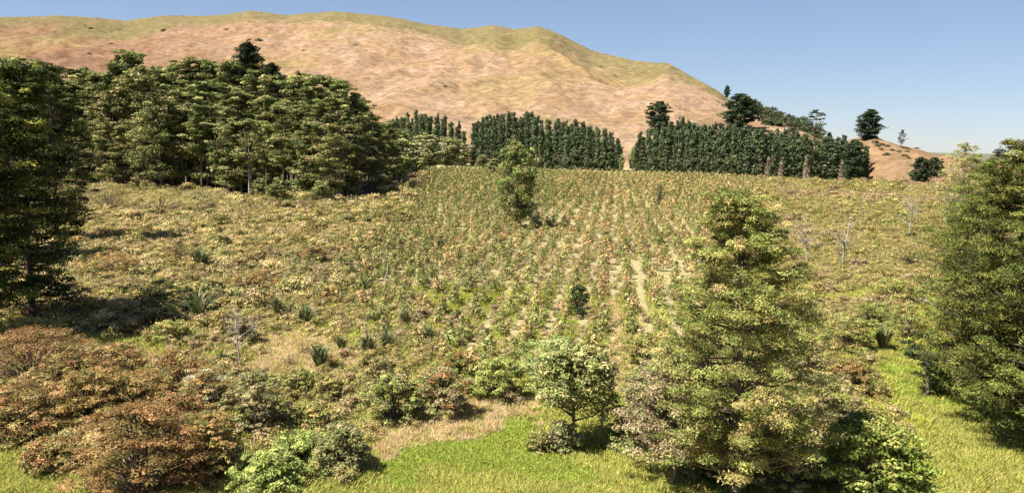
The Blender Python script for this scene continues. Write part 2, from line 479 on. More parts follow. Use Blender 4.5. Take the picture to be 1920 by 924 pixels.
n1 = fbm(HX * .006 + 30, HY * .006, 4); n2 = fbm(HX * .03 + 8, HY * .03 + 8, 4)
hpx, hpy = PX(HX, HY, HZ)
gr = np.clip((S - (0.80 - 0.13 * np.exp(-((hpx - 900) / 220) ** 2) - 0.10 * np.clip(1 - hpx / 700, 0, 1))) * 9 + (n1 - .5) * 3.5, 0, 1)
gr = np.maximum(gr, np.clip((n1 - .63) * 7, 0, .65) * (hpx < 760))
tan = np.array([.28, .18, .096]); pink = np.array([.315, .212, .132]); grn = np.array([.155, .13, .052]); yel = np.array([.25, .18, .07])
c = tan + (pink - tan) * np.clip((n2 - .35) * 3, 0, 1)[..., None]
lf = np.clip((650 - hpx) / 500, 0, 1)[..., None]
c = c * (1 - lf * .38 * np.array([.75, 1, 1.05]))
c = c + (yel - c) * (np.clip((n1 - .5) * 4, 0, .6))[..., None]
c = c + (grn - c) * (gr * .8)[..., None]
# sheep tracks and eroded spurs: thin paler and darker strips that follow the slope
tr1 = np.abs(fbm(HX * .008 + 70, HY * .008 + 20, 3) - .5) < .007
c = np.where((tr1 & (S < .9))[..., None], c * 1.22, c)
tr2 = np.abs(np.sin(HZ * .16 + 5 * n1)) < .10
c = np.where((tr2 & (S < .85) & (n2 > .5))[..., None], c * .84, c)
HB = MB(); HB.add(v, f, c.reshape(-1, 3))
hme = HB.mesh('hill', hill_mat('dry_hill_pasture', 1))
hme.polygons.foreach_set('use_smooth', np.ones(len(hme.polygons), bool))
hill = link('hill', hme); tag(hill, kind='structure')
def hill_at(px, py):
    """first place on the hill's facing slope that shows at this pixel"""
    j = int(np.argmin(np.abs(pxs - px)))
    best = None
    for jj in range(max(0, j - 1), min(len(pxs), j + 2)):
        k = int(np.argmin(np.abs(hpy[:NS, jj] - py) + np.abs(hpx[:NS, jj] - px)))
        q = (abs(hpy[k, jj] - py) + abs(hpx[k, jj] - px), k, jj)
        if best is None or q < best: best = q
    _, k, jj = best
    return (HX[k, jj], HY[k, jj], HZ[k, jj])

# the low knoll at the right
KP = np.array([(1480, 300), (1540, 285), (1590, 264), (1612, 258), (1640, 257), (1680, 270), (1720, 280), (1765, 291), (1830, 302), (1900, 315), (2000, 330)], float)
kx = np.linspace(1480, 2000, 130); ky = np.interp(kx, KP[:, 0], KP[:, 1]) + (fbm(kx * .05, kx * 0 + 9, 3) - .5) * 3
KR = np.interp(kx, [1480, 1620, 2000], [590, 580, 530]); K0 = np.interp(kx, [1480, 1620, 1700, 2000], [510, 490, 455, 430])
rd = ray(kx, ky); hor = np.hypot(rd[:, 0], rd[:, 1]); kd = rd[:, :2] / hor[:, None]
kh = CAM[2] + rd[:, 2] / hor * KR
s = np.concatenate([np.linspace(0, 1, 60), 1 + np.linspace(.05, 1.1, 18)])
S, TH = np.meshgrid(s, np.arange(len(kx)), indexing='ij')
Rad = K0[TH] + (KR[TH] - K0[TH]) * S
KX = kd[TH, 0] * Rad; KY = kd[TH, 1] * Rad
pr = np.where(S <= 1, np.sin(np.clip(S, 0, 1) * math.pi / 2) ** 1.2, np.cos(np.clip(S - 1, 0, 1) * math.pi / 2))
KZ = kh[TH] * pr + (fbm(KX * .06, KY * .06, 4) - .5) * 5 * np.clip(np.sin(np.clip(S, 0, 1) * math.pi), 0, 1) - (1 - np.clip(S * 12, 0, 1)) * 2
v = np.stack([KX, KY, KZ], -1).reshape(-1, 3)
nr, nc = S.shape
i = np.arange(nr - 1)[:, None] * nc + np.arange(nc - 1)[None, :]
f = np.stack([i, i + 1, i + nc + 1, i + nc], -1).reshape(-1, 4)
n2 = fbm(KX * .09 + 8, KY * .09 + 8, 4)[..., None]
c = np.array([.28, .165, .075]) * (1 - n2) + np.array([.31, .21, .12]) * n2
tr2 = (np.abs(np.sin(KZ * .9 + 6 * n2[..., 0])) < .16)[..., None]
c = np.where(tr2, c * .82, c)
KB = MB(); KB.add(v, f, c.reshape(-1, 3))
kme = KB.mesh('knoll', hill_mat('dry_knoll_grass', 0)); kme.polygons.foreach_set('use_smooth', np.ones(len(kme.polygons), bool))
knoll = link('knoll', kme); tag(knoll, kind='structure')
kpx, kpy = PX(KX, KY, KZ)
def knoll_at(px, py):
    q = np.abs(kpx[:60] - px) + np.abs(kpy[:60] - py) * 1.5
    k = np.unravel_index(np.argmin(q), q.shape)
    return (KX[k], KY[k], KZ[k])

# ------------------------------------------------------------------ palettes (leaf base colours)
P_PINE = [(.125, .14, .04), (.17, .175, .055), (.07, .085, .025), (.22, .205, .08)]
P_PINEG = [(.06, .085, .022), (.08, .105, .03), (.045, .06, .016)]
P_DARK = [(.028, .042, .018), (.038, .055, .022), (.02, .03, .014)]
P_CON = [(.068, .10, .042), (.095, .125, .055), (.048, .072, .034), (.125, .125, .065)]  # lightened and turned bluer: distance haze put into the needle colour
P_YP = [(.145, .155, .04), (.18, .18, .05), (.105, .12, .03), (.24, .19, .07), (.135, .15, .038), (.20, .20, .06)]
P_RIGHT = [(.105, .12, .026), (.14, .145, .033), (.065, .08, .018), (.095, .11, .024)]
P_PALE = [(.24, .22, .11), (.18, .18, .08), (.28, .24, .14)]
P_SMALL = [(.24, .26, .085), (.31, .30, .12), (.17, .20, .06)]
P_GREY = [(.28, .22, .115), (.21, .18, .085), (.25, .205, .105), (.16, .15, .065)]
P_BROWN = [(.25, .145, .055), (.21, .13, .046), (.19, .14, .048), (.30, .19, .075), (.12, .10, .033)]
P_OLIVE = [(.215, .185, .055), (.27, .22, .075), (.15, .14, .04), (.30, .24, .09)]
P_SCRUB = [(.33, .26, .10), (.28, .235, .08), (.40, .31, .15), (.21, .19, .06)]
P_GREEN = [(.19, .215, .055), (.24, .25, .075), (.14, .16, .04)]
P_BRIGHT = [(.19, .23, .05), (.24, .255, .065), (.13, .17, .035)]
P_GREYG = [(.19, .175, .07), (.14, .14, .05), (.23, .19, .09)]
P_ORANGE = [(.40, .22, .09), (.30, .20, .08)]

for _k in [k for k in globals() if k.startswith('P_')]:
    globals()[_k] = [tuple(min(v * 1.35, .6) for v in c_) for c_ in globals()[_k]]

# crown profiles
def prof_pine(R, lo=.55): return lambda t: R * (lo + (1 - lo) * math.sin(min(t / .45, 1) * math.pi / 2)) * max(0.0, 1 - max(t - .45, 0) / .55) ** .55 if t < 1 else 0
def prof_cone(R, p=.8): return lambda t: R * max(0.03, 1 - t) ** p
def prof_round(R): return lambda t: R * max(0.12, math.sin(min(max(t, .08), .98) * math.pi) ** .6)
def prof_dome(R): return lambda t: R * max(0.08, (1 - t ** 2.2)) ** .6

def pos(px, py): 
    x, y = G(px, py); return (float(x), float(y), float(gz(x, y)))
def h_for(px, py_base, py_top):
    x, y = G(px, py_base); 
    t = AT(np.array(float(px)), np.array(float(py_top)), float(y)); return float(t[2])

# ================================================================== THE BIG THINGS
# ---- foreground young pine
b = pos(1378, 938)
fp = make_tree(11, 1.0 * h_for(1388, 938, 352), .24, .2, lambda t: 4.75 * (.8 + .2 * math.sin(min(t / .35, 1) * 1.57)) * max(.12, 1 - max(t - .35, 0) / .65) ** .52,
               280, 4, .46, 130, .17, .04, P_YP, flat=.66, lift=.30, sides=10, whorl=0, lean=.006, inner=.4, upb=.85, tone=.25)
thing('young_pine', [('trunk', fp[0]), ('crown', fp[1])], b, .6, 1, 'tall young pine with yellow-green needles standing alone in the right foreground', 'pine tree', tilt=(0, R_(-3.2)))

# ---- big pines at the right edge
def rpine(seed, px, py, top, R, label, cb=.2, dens=150, pal=P_RIGHT, nb_l=95):
    H = h_for(px, py, top)
    m = make_tree(seed, H, .28, cb, lambda t: R * (.7 + .3 * math.sin(min(t / .4, 1) * 1.57)) * max(.12, 1 - max(t - .4, 0) / .6) ** .5,
                  int(dens * 1.05), 4, .60, nb_l + 45, .19, .055, pal, flat=.6, lift=.28, sides=9, whorl=5, lean=.02, inner=.3, upb=.85, tone=.32)
    return thing('pine_tree', [('trunk', m[0]), ('crown', m[1])], pos(px, py), seed * .7, 1, label, 'pine tree')
rpine(21, 1885, 805, 262, 5.8, 'large olive-green pine at the right edge shading the grass path below it', .13, 215)
rpine(22, 1990, 800, 225, 4.6, 'pine cut off by the right edge of the photo, behind the dark shade', .18, 120)
rpine(24, 1935, 850, 330, 4.6, 'added low dense pine at the right edge, darkening the grass at its foot', .12, 110)  # extra low pine, added to darken the ground at the edge
rpine(23, 1826, 640, 292, 5.8, 'shorter olive pine just left of and behind the large pine at the right edge', .12, 105)
# small dark tree with flat boughs
m = make_tree(25, 4.8, .16, .40, prof_round(1.6), 20, 2, .5, 60, .3, .06, P_DARK, flat=.28, lift=.1, lean=.06)
thing('small_tree', [('trunk', m[0]), ('crown', m[1])], pos(1738, 745), .5, 1, 'small dark tree with flat drooping boughs beside the grass path at right', 'tree')
# pale loose tree behind the right pines
m = make_tree(26, h_for(1795, 440, 268), .22, .12, prof_round(5.6), 130, 3, .8, 50, .3, .12, P_PALE + P_OLIVE, flat=.7, lift=.7, mat=LEAF, needle=False, bark=BARKP, limb_f=1.3)
thing('loose_tree', [('trunk', m[0]), ('crown', m[1])], pos(1795, 440), 0, 1, 'pale loose-crowned tree with bare grey branches left of the pines at the right edge', 'tree')
m = make_tree(27, 10.5, .2, .1, prof_round(4.2), 80, 2, .7, 40, .32, .12, P_RIGHT, flat=.7, lift=.5, mat=LEAF, needle=False)
thing('loose_tree', [('trunk', m[0]), ('crown', m[1])], pos(1805, 520), 0, 1, 'bushy olive tree in front of the pale loose-crowned tree at right', 'tree')

# ---- grey-brown spreading tree left of the young pine
m = make_tree(31, 6.6, .16, .30, prof_dome(3.0), 95, 3, .48, 90, .15, .075, P_GREY, flat=.55, lift=.15, mat=LEAF, needle=False, bark=BARK, limb_f=1.0, inner=-.3, upb=.8)
thing('spreading_tree', [('trunk', m[0]), ('crown', m[1])], pos(1262, 918), 0, 1, 'grey-brown spreading tree at the left foot of the young pine', 'tree')
m = make_tree(32, 5.2, .12, .25, prof_dome(2.1), 60, 3, .42, 80, .15, .075, P_GREY + P_SMALL, flat=.5, lift=.55, mat=LEAF, needle=False, bark=BARKP, limb_f=1.5, inner=-.3, upb=.8)
thing('spreading_tree', [('trunk', m[0]), ('crown', m[1])], pos(1222, 850), 1.5, 1, 'dusty pink-brown small tree behind the grey-brown spreading tree', 'tree')

# ---- small round tree in the middle foreground
m = make_tree(33, 5.9, .13, .52, prof_dome(2.45), 60, 3, .48, 90, .17, .095, P_SMALL, flat=.55, lift=.6, mat=LEAF, needle=False, limb_f=1.4, inner=-.5, upb=.85)
thing('round_tree', [('trunk', m[0]), ('crown', m[1])], pos(1075, 842), 0, 1, 'small round-topped tree with pale green leaves above a black patch of shade, bottom centre', 'tree')
m = make_tree(34, 5.6, .07, .35, prof_round(.9), 26, 2, .38, 42, .2, .08, P_GREYG, flat=.9, lift=.9, mat=LEAF, needle=False, limb_f=1.6)
thing('sapling', [('trunk', m[0]), ('crown', m[1])], pos(1128, 846), 0, 1, 'slender two-stemmed sapling touching the right side of the small round-topped tree', 'sapling')

# ---- dark trees at the left edge
LD = [(41, -60, 640, 95, 5.0, 'dark tree cut off by the left edge of the photo, its foot in black shade'),
      (42, 60, 600, 118, 4.6, 'dark green tree near the left edge with sparse yellow-green leaf clumps'),
      (43, 108, 460, 126, 6.5, 'dark tree with a broad crown between the left edge and the pine stand'),
      (44, -30, 500, 108, 7.0, 'dark tree behind the others at the left edge')]
for sd, px, py, top, R, lab in LD:
    H = h_for(px, py, top)
    m = make_tree(sd, H, .34, .13, (lambda R: lambda t: R * (.75 + .25 * math.sin(min(t / .4, 1) * 1.57)) * max(.15, 1 - max(t - .5, 0) / .5) ** .6)(R), 125, 3, 1.0, 130, .26, .13,
                  [(.06, .075, .016), (.035, .048, .011), (.025, .034, .009), (.14, .15, .03)], flat=.55, lift=.3, mat=LEAF, needle=False, bark=BARKD, inner=.2, upb=.85, tone=.42)
    thing('dark_tree', [('trunk', m[0]), ('crown', m[1])], pos(px, py), sd, 1, lab, 'tree')

# ---- tall tree alone in the rows
H = h_for(968, 425, 284) * 1.12
m = make_tree(51, H, .28, .12, lambda t: 4.7 * max(.1, 1 - t ** 5) ** .6 * (.62 + .38 * min(t / .3, 1)), 100, 3, 1.0, 60, .4, .2, [(.20, .23, .06), (.25, .27, .08), (.14, .165, .04), (.28, .25, .11)], flat=.75, lift=.4, mat=LEAF, needle=False, bark=BARKD)
thing('lone_tree', [('trunk', m[0]), ('crown', m[1])], pos(968, 425), 0, 1, 'lone green tree with rounded crown and dark trunk amid the planted rows', 'tree')

# ------------------------------------------------------------------ forest of pines on the left
FP = []
for q in range(5):
    R = [5.6, 6.2, 5.0, 5.8, 4.6][q]
    FP.append(make_tree(60 + q, 36, .42, [.34, .42, .48, .30, .45][q], (lambda R: lambda t: R * (.55 + .45 * math.sin(min(t / .5, 1) * 1.57)) * max(.1, 1 - max(t - .5, 0) / .5) ** .5)(R),
                        54, 2, 1.75, 125, .58, .27, P_PINE, flat=.5, lift=.35, lean=.015, inner=-.2, upb=.9, tone=.34, skip=.1, bark=[BARK, BARKP][q % 2], sides=6))
LP = [make_tree(70 + q, 26, .40, .16, prof_pine(5.2, .75), 62, 2, 1.7, 100, .58, .27, P_PINE + [(.26, .22, .09)], flat=.5, lift=.3, lean=.03, upb=.7, tone=.26, sides=6) for q in range(2)]
DP = [make_tree(75, 38, .5, .4, prof_round(7), 85, 3, 1.6, 44, 1.0, .34, P_DARK, flat=.6, lift=.4, lean=.02, upb=.6, sides=6)]
TOPS = np.array([(-200, 110), (40, 118), (100, 122), (150, 132), (185, 152), (215, 125), (245, 103), (280, 112), (330, 116), (400, 122), (430, 120), (480, 128), (545, 142), (600, 148), (650, 160), (680, 190), (720, 222), (770, 252), (800, 268)], float)
BOT = np.array([(-200, 362), (150, 352), (400, 365), (560, 378), (620, 386), (700, 372), (780, 335)], float)
rng = np.random.RandomState(5)
forest = []
for row in range(7):
    nrow = [27, 24, 22, 20, 18, 18, 18][row]
    for k in range(-8 if row else 0, nrow):
        px = 150 + (k + .5 * (row % 2)) * (625.0 / nrow) + rng.randn() * 6
        if row == 0: px = 160 + k * 23.3 + rng.randn() * 6
        pyb = np.interp(px, BOT[:, 0], BOT[:, 1])
        x, y = G(px, pyb)
        if px > 640: y2 = y + row * 16 + rng.rand() * 5
        else: y2 = y + row * 13 + rng.rand() * 7
        x2 = x * (y2 / y)
        tp = np.interp(px, TOPS[:, 0], TOPS[:, 1])
        tt = AT(np.array(px), np.array(tp), float(y2))[2]
        fac = [.66, .82, .92, .97, 1.0, .9, .9][row] + rng.randn() * .07
        if 3 <= row and px > 640: fac *= .97
        forest.append((px, float(x2), float(y2), float(tt) * min(fac, 1.03), row))
for k, (px, x, y, hh, row) in enumerate(forest):
    if row > 4 or row == 0 and rng.rand() < .6 or (row == 1 and rng.rand() < .25 and px < 600):
        m = LP[rng.randint(2)]; s = hh / 26 * .92
    else:
        m = FP[rng.randint(5)]; s = hh / 36
    xs = s * (.92 + .25 * rng.rand()) * (1.1 if s < .8 else 1)
    lab = 'tall mature pine behind the front line of the dark-floored stand on the left'
    if row == 0: lab = ORD[sum(1 for f_ in forest if f_[4] == 0 and f_[0] > px)] + ' mature pine from the right end of the front line of the left stand'
    thing('mature_pine', [('trunk', m[0]), ('crown', m[1])], (x, y, float(gz(x, y))), rng.rand() * 6.28, (xs, xs, s), lab, 'pine tree', 'pines of the stand on the left')
for px, dep, top, w_, lab in [(468, 268, 84, 1.15, 'tallest dark round-crowned tree rising above the pine stand'), (512, 262, 122, .85, 'dark tree at the right shoulder of the tallest one above the pine stand'),
                              (560, 250, 178, .7, 'dark shaded tree showing in a gap of the pine stand')]:
    p = AT(np.array(float(px)), np.array(float(top)), float(dep))
    thing('dark_tree', [('trunk', DP[0][0]), ('crown', DP[0][1])], (p[0], p[1], 0), 1 + px, (w_ * .95, w_ * .95, p[2] / 38), lab, 'tree')

# pale broad trees right of the stand
BT = [make_tree(80 + q, 14, .3, .12, prof_round(5), 60, 3, 1.2, 36, .8, .4, P_PALE + P_SMALL, flat=.6, lift=.5, mat=LEAF, needle=False, upb=.75, sides=5) for q in range(3)]
for k, (px, pyb, top, ws) in enumerate([(800, 318, 252, 1.15), (838, 316, 258, 1.2), (868, 312, 270, 1.0), (780, 330, 268, 1.0), (905, 318, 290, .9), (1165, 322, 290, .45), (1185, 320, 275, .4), (748, 345, 262, .9), (925, 330, 298, .9)]):
    b = pos(px, pyb); hh = h_for(px, pyb, top); s = hh / 14
    lab = ['pale green broad tree nearest the pine stand, below the conifer wall', 'pale green broad-crowned tree in front of the leftmost conifer block', 'pale tree at the gap between the first two conifer blocks',
           'low pale tree at the right end of the pine stand', 'low pale tree at the left foot of the middle conifer block', 'thin pale tree at the right end of the middle conifer block',
           'thin pale tree in the gap before the right-hand conifer block', 'grey-green tree leaning out of the right end of the pine stand', 'low pale bushy tree just left of the lone tree amid the rows'][k]
    m = BT[k % 3]
    thing('broad_tree', [('trunk', m[0]), ('crown', m[1])], b, k * 1.3, (ws * 22 * hh / 14 / 22 * 1.25, ws * s * 1.25, s), lab, 'tree')

# small pale trees in front of the forest
ST = make_tree(86, 7, .14, .5, prof_dome(2.6), 34, 3, .7, 40, .4, .2, [(.26, .28, .09), (.22, .22, .08)], flat=.55, lift=.5, mat=LEAF, needle=False, bark=BARKP, inner=-.3, upb=.85)
for px, pyb, top, lab in [(527, 403, 338, 'small pale-topped tree on a bare trunk in front of the pine stand'), (603, 388, 340, 'yellow-green small tree against the dark foot of the pine stand'), (487, 378, 335, 'grey-green small tree left of the pale-topped one in front of the pine stand')]:
    hh = h_for(px, pyb, top)
    thing('small_tree', [('trunk', ST[0]), ('crown', ST[1])], pos(px, pyb), px, hh / 7, lab, 'tree')

# ------------------------------------------------------------------ conifer shelter blocks
CT = [make_tree(90 + q, 24, .25, .03, prof_cone([2.7, 3.0, 2.4, 2.8][q], .55), 74, 2, 1.05, 18, 1.15, .42, P_CON, flat=.8, lift=-.15, lean=.01, upb=.6, sides=5, twist=1.03, tone=.2, top=True) for q in range(4)]
CTP = make_tree(95, 14, .25, .05, prof_cone(2.3, .6), 44, 2, .9, 16, 1.0, .4, [(.30, .24, .17), (.38, .28, .22)], flat=.8, lift=.5, sides=5, bark=BARKP)
rng = np.random.RandomState(9)
CB = [(728, 872, 3, 'narrow dark conifer behind the front row of the leftmost block below the hill', 'conifers of the left block'),
      (884, 1166, 4, 'narrow dark conifer behind the front row of the middle wall of trees', 'conifers of the middle block'),
      (1190, 1622, 4, 'narrow dark conifer behind the front row of the long right-hand wall of trees', 'conifers of the right block')]
ctop = np.array([(720, 222), (760, 216), (830, 222), (862, 235), (878, 262), (886, 236), (905, 224), (950, 216), (1000, 224), (1080, 235), (1130, 246), (1155, 260), (1170, 285), (1188, 262), (1215, 238), (1260, 232), (1330, 236), (1400, 246), (1460, 254), (1520, 262), (1580, 268), (1610, 272), (1630, 288)], float)
cbase = np.array([(720, 306), (880, 312), (1000, 316), (1170, 322), (1300, 330), (1400, 336), (1600, 341), (1640, 341)], float)
for x0, x1, depth, lab, grp in CB:
    for r in range(depth):
        px = x0 + 3 + (r % 2) * 5; cnt = 0
        while px < x1:
            pb = np.interp(px, cbase[:, 0], cbase[:, 1])
            x, y = G(px, pb)
            y2 = y + r * 8 + rng.rand() * 3; x2 = x * y2 / y
            tt = AT(np.array(px), np.array(np.interp(px, ctop[:, 0], ctop[:, 1])), float(y2))[2] * (1 + rng.randn() * .06) * (.9 + .2 * float(vnoise(px * .035, r * 3.7)))
            if r == 0: tt *= .95
            m = CT[rng.randint(4)]; s = tt / 24
            xs = .72 + .34 * rng.rand()
            thing('conifer', [('trunk', m[0]), ('crown', m[1])], (float(x2), float(y2), float(gz(x2, y2)) * 0), rng.rand() * 6.28, (xs, xs, s), (ORD[cnt] + ' conifer from the left in the front row of the ' + grp.split()[3] + ' block') if r == 0 else lab, 'conifer', grp); cnt += 1
            px += (12.5 + rng.randn() * 1.6) * (1.0 if r == 0 else 1.08) * (y / 450) ** -.3 * 1.0
for px, pb, top, lab in [(1438, 338, 288, 'pinkish dead conifer in front of the right-hand wall of trees'), (1463, 337, 300, 'small pink dead tree right of the pinkish dead conifer'), (1510, 339, 292, 'pale dying conifer at the foot of the right-hand wall'),
                         (1576, 341, 298, 'thin pale dead tree near the right end of the conifer wall')]:
    b = pos(px, pb + 1.5); hh = h_for(px, pb + 1.5, top)
    thing('dead_conifer', [('trunk', CTP[0]), ('crown', CTP[1])], b, px, (.6, .6, hh / 15), lab, 'conifer')
# round dark tree closing the wall
DR = make_tree(97, 20, .35, .08, prof_round(6), 90, 3, 1.3, 30, 1.0, .45, [(.045, .07, .03), (.06, .085, .038), (.035, .05, .024)], flat=.7, lift=.4, sides=5, mat=LEAF, needle=False)
hh = h_for(1600, 342, 264)
thing('round_tree', [('trunk', DR[0]), ('crown', DR[1])], pos(1597, 342), 0, (1.0, 1.0, hh / 20), 'dark rounded tree closing the right end of the conifer wall', 'tree')

# ------------------------------------------------------------------ trees on the hills
HT_round = DR
HT_open = make_tree(98, 22, .4, .25, prof_pine(6.5), 40, 2, 1.3, 26, 1.2, .45, P_DARK + P_CON, flat=.35, lift=.2, sides=5)
HT_conif = CT[1]
def hill_tree(m, base, h0, hpx, wfac, rz, lab, nm='hill_tree'):
    dep = base[1]; hh = hpx / F0 * dep
    s = hh / h0
    thing(nm, [('trunk', m[0]), ('crown', m[1])], (base[0], base[1], base[2] - .5), rz, (s * wfac, s * wfac, s), lab, 'tree')
def tree_in_front(px, py, dep):
    p = AT(np.array(float(px)), np.array(float(py)), float(dep)); return p
hill_tree(HT_round, hill_at(1366, 183), 20, 22, .9, 1, 'small round tree alone on the skyline of the big hill, upper right')
hill_tree(HT_round, hill_at(1384, 246), 20, 68, 1.7, 2, 'large dark round tree on the slope left of the scrubby spur')
hill_tree(HT_open, hill_at(1527, 262), 22, 56, 1.3, 3, 'open-branched dark pine on the skyline at the right end of the big hill')
hill_tree(HT_round, hill_at(1237, 250), 20, 60, 1.4, 0, 'grey-green tree poking above the conifer wall at its left end')
hill_tree(HT_round, hill_at(1552, 268), 20, 20, 1.0, 4, 'small bluish tree just right of the open-branched dark pine')
hill_tree(DR, knoll_at(1630, 262), 20, 56, 1.35, 5, 'dark full-crowned tree on top of the dry knoll at right')
hill_tree(HT_open, knoll_at(1611, 263), 22, 36, .9, 5.5, 'thin half-bare tree leaning left of the full-crowned tree on the knoll')
hill_tree(HT_open, knoll_at(1688, 277), 22, 34, .9, 1.2, 'sparse open-branched tree on the right shoulder of the knoll')
hill_tree(DR, pos(1724, 347), 20, 54, 1.2, 2.2, 'dark round tree at the right foot of the knoll')
hill_tree(DR, pos(1749, 345), 20, 50, 1.2, 3.2, 'second dark round tree, half behind the one at the foot of the knoll')
hill_tree(HT_round, hill_at(1398, 205), 20, 22, 1.2, 2.4, 'dark tree crowning the left end of the scrubby spur')
# scrub on the spur of the hill
SH = []
def shrub_mesh(seed, R, H, K, n, L, Wd, pal, cr=.45, spread=None, flat=.7, mat=LEAF, horiz=False, shell=.55, stem=True, sprig=0):
    rng = np.random.RandomState(seed); C = MB(); T = MB()
    cs = []; rs = []
    for i in range(K):
        a = rng.rand() * 6.283; u = rng.rand() ** .5; z = rng.rand()
        rr = R * u * math.sqrt(max(0.05, 1 - (z * .95) ** 2.2)) * (.8 + .3 * rng.rand())
        if z < .45: rr = max(rr, R * .55 * (rng.rand() * .5 + .6))
        c = np.array([math.cos(a) * rr, math.sin(a) * rr, H * (.12 + .80 * z)])
        cs.append(c); k = cr * (.6 + .8 * rng.rand()); rs.append([k, k, k * flat])
        if stem and i % 3 == 0:
            T.tube([[0, 0, -.15], [c[0] * .35, c[1] * .35, c[2] * .55], c], [.035 * H / 2 + .01, .02 * H / 2 + .008, .006], 4)
    clumps(C, rng, cs, rs, n, L, Wd, pal, upb=.75, spread=spread or (.25 if horiz else .5), shell=shell, clump_tone=.2)
    if sprig:
        m_ = sprig; a = rng.rand(m_) * 6.283; u = rng.rand(m_) ** .5 * R
        ctr = np.stack([np.cos(a) * u, np.sin(a) * u, H * (.75 + .4 * rng.rand(m_))], -1)
        C.leaves(ctr, rng.randn(m_, 3) * [1, 1, .2], L * 2.2, Wd * .5, np.tile(np.mean(pal, 0), (m_, 1)), rng, np.tile([0, 0, 1.0], (m_, 1)) + rng.randn(m_, 3) * .3)
    return (T.mesh('stem', BARK) if stem else None), C.mesh('foliage', mat)
HS = [shrub_mesh(110 + q, 6, 7, 26, 26, 1.3, .7, [(.05, .075, .032), (.07, .09, .04), (.10, .10, .05)], cr=1.9, stem=False)[1] for q in range(3)]
for q in range(3): HS[q].name = 'hill_shrub'
rng = np.random.RandomState(12)
k = 0
sp_lab = 'dark shrub on the scrubby spur at the right end of the big hill'
for px in np.arange(1392, 1545, 8.5):
    topy = np.interp(px, rp[:, 0], rp[:, 1])
    for dy in (3, 10, 18, 28):
        if dy >= 18 and (1400 < px < 1425 or px > 1490): continue
        if dy == 28 and rng.rand() < .6: continue
        bb = hill_at(px + rng.randn() * 3, topy + dy + rng.randn() * 1.5)
        s = (bb[1] / 800) * (.8 + .5 * rng.rand())
        single('hill_shrub', HS[k % 3], (bb[0], bb[1], bb[2] - 1.5), rng.rand() * 6, s, sp_lab, 'shrub', 'shrubs on the hill spur'); k += 1
for px, py, s, lab in [(468, 76, 1.0, 'dark bush on the upper slope above the tallest dark tree'), (485, 77, 1.3, 'wider dark bush beside another high on the slope above the pine stand'), (567, 95, .8, 'lone small bush on the tan slope right of the pine stand top'),
                       (663, 84, .8, 'small dark bush on the green upper slope, centre left'), (1128, 128, 1.1, 'lone dark bush high on the bare slope right of centre'), (168, 54, .9, 'small bush on the skyline slope at upper left'),
                       (208, 82, .9, 'small bush on the brown slope at upper left'), (165, 102, .8, 'small dark bush low on the slope above the left trees'), (833, 160, .7, 'tiny bush at the foot of the pale spur, centre of the hill'),
                       (985, 122, .6, 'tiny bush on the slope below the two green knobs'), (1188, 158, .7, 'tiny bush low on the hill right of centre'), (310, 58, 1.1, 'brown bush on the rocky rise at upper left'), (423, 56, .8, 'small bush on the crest above the pine stand')]:
    bb = hill_at(px, py)
    single('hill_shrub', HS[k % 3], (bb[0], bb[1], bb[2] - 2), px, bb[1] / 1900 * s * np.array([1.3, 1.3, .8]), lab, 'bush'); k += 1
for q, (px, py) in enumerate([(1640, 266), (1652, 270), (1664, 275), (1650, 279), (1672, 282), (1686, 285), (1702, 284), (1717, 275), (1665, 290), (1695, 292), (1706, 296), (1642, 274)]):
    bb = knoll_at(px, py)
    single('hill_shrub', HS[q % 3], (bb[0], bb[1], bb[2] - .4), q, np.array([.38, .38, .18]) * (.7 + .5 * rng.rand()), 'low brown bush on the dry knoll below its trees', 'bush', 'bushes on the knoll')

# ------------------------------------------------------------------ dead trees
def dead_tree(seed, H, r, nb, lab, loc, bark=BARKP, spread=.5):
    rng = np.random.RandomState(seed); T = MB(); B = MB()
    pts = [np.array([0, 0, -.2])]
    for k in range(6): pts.append(pts[-1] + np.array([rng.randn() * .1, rng.randn() * .1, H / 6 * .97]))
    pts = np.array(pts); T.tube(pts, r * np.linspace(1, .25, 7), 7)
    for k in range(nb):
        t = .35 + .6 * rng.rand(); b0 = np.array([np.interp(t * 6, range(7), pts[:, i]) for i in range(3)])
        a = rng.rand() * 6.28; Lb = H * spread * (1.15 - t) * (.6 + .6 * rng.rand())
        d = np.array([math.cos(a), math.sin(a), .55 + .4 * rng.rand()]); d /= np.linalg.norm(d)
        m1 = b0 + d * Lb * .5 + rng.randn(3) * .08 * Lb; e1 = b0 + d * Lb + rng.randn(3) * .12 * Lb
        B.tube([b0, m1, e1], [r * .4, r * .25, r * .06], 4)
        for j in range(5):
            s = .35 + .6 * rng.rand(); q0 = b0 * (1 - s) + e1 * s if s > .5 else b0 * (1 - s) + m1 * s
            dd = d + rng.randn(3) * .6; q1 = q0 + dd * Lb * .3
            B.tube([q0, (q0 + q1) / 2 + rng.randn(3) * .03 * Lb, q1], [r * .16, r * .11, r * .04], 3)
    return thing('dead_tree', [('trunk', T.mesh('trunk', bark)), ('branch', B.mesh('branch', bark))], loc, 0, 1, lab, 'dead tree')
dead_tree(1, 8.5, .17, 12, 'dead grey tree with straight bare trunk standing in the scrub at right', pos(1577, 508))
dead_tree(2, 8.0, .12, 18, 'paler dead tree with fine twiggy crown left of the straight bare trunk', pos(1512, 500), spread=.6)
dead_tree(3, 9.0, .14, 22, 'pale dead tree with forked branches in the scrub left of the right-hand pines', pos(1702, 450), spread=.6)
dead_tree(4, 5.0, .08, 12, 'thin bare shrub skeleton beside the straw patch at left', pos(450, 700), spread=.7)
dead_tree(5, 5.2, .10, 4, 'thin pale bare trunk in the scrub left of the planted rows', pos(722, 532), spread=.2)
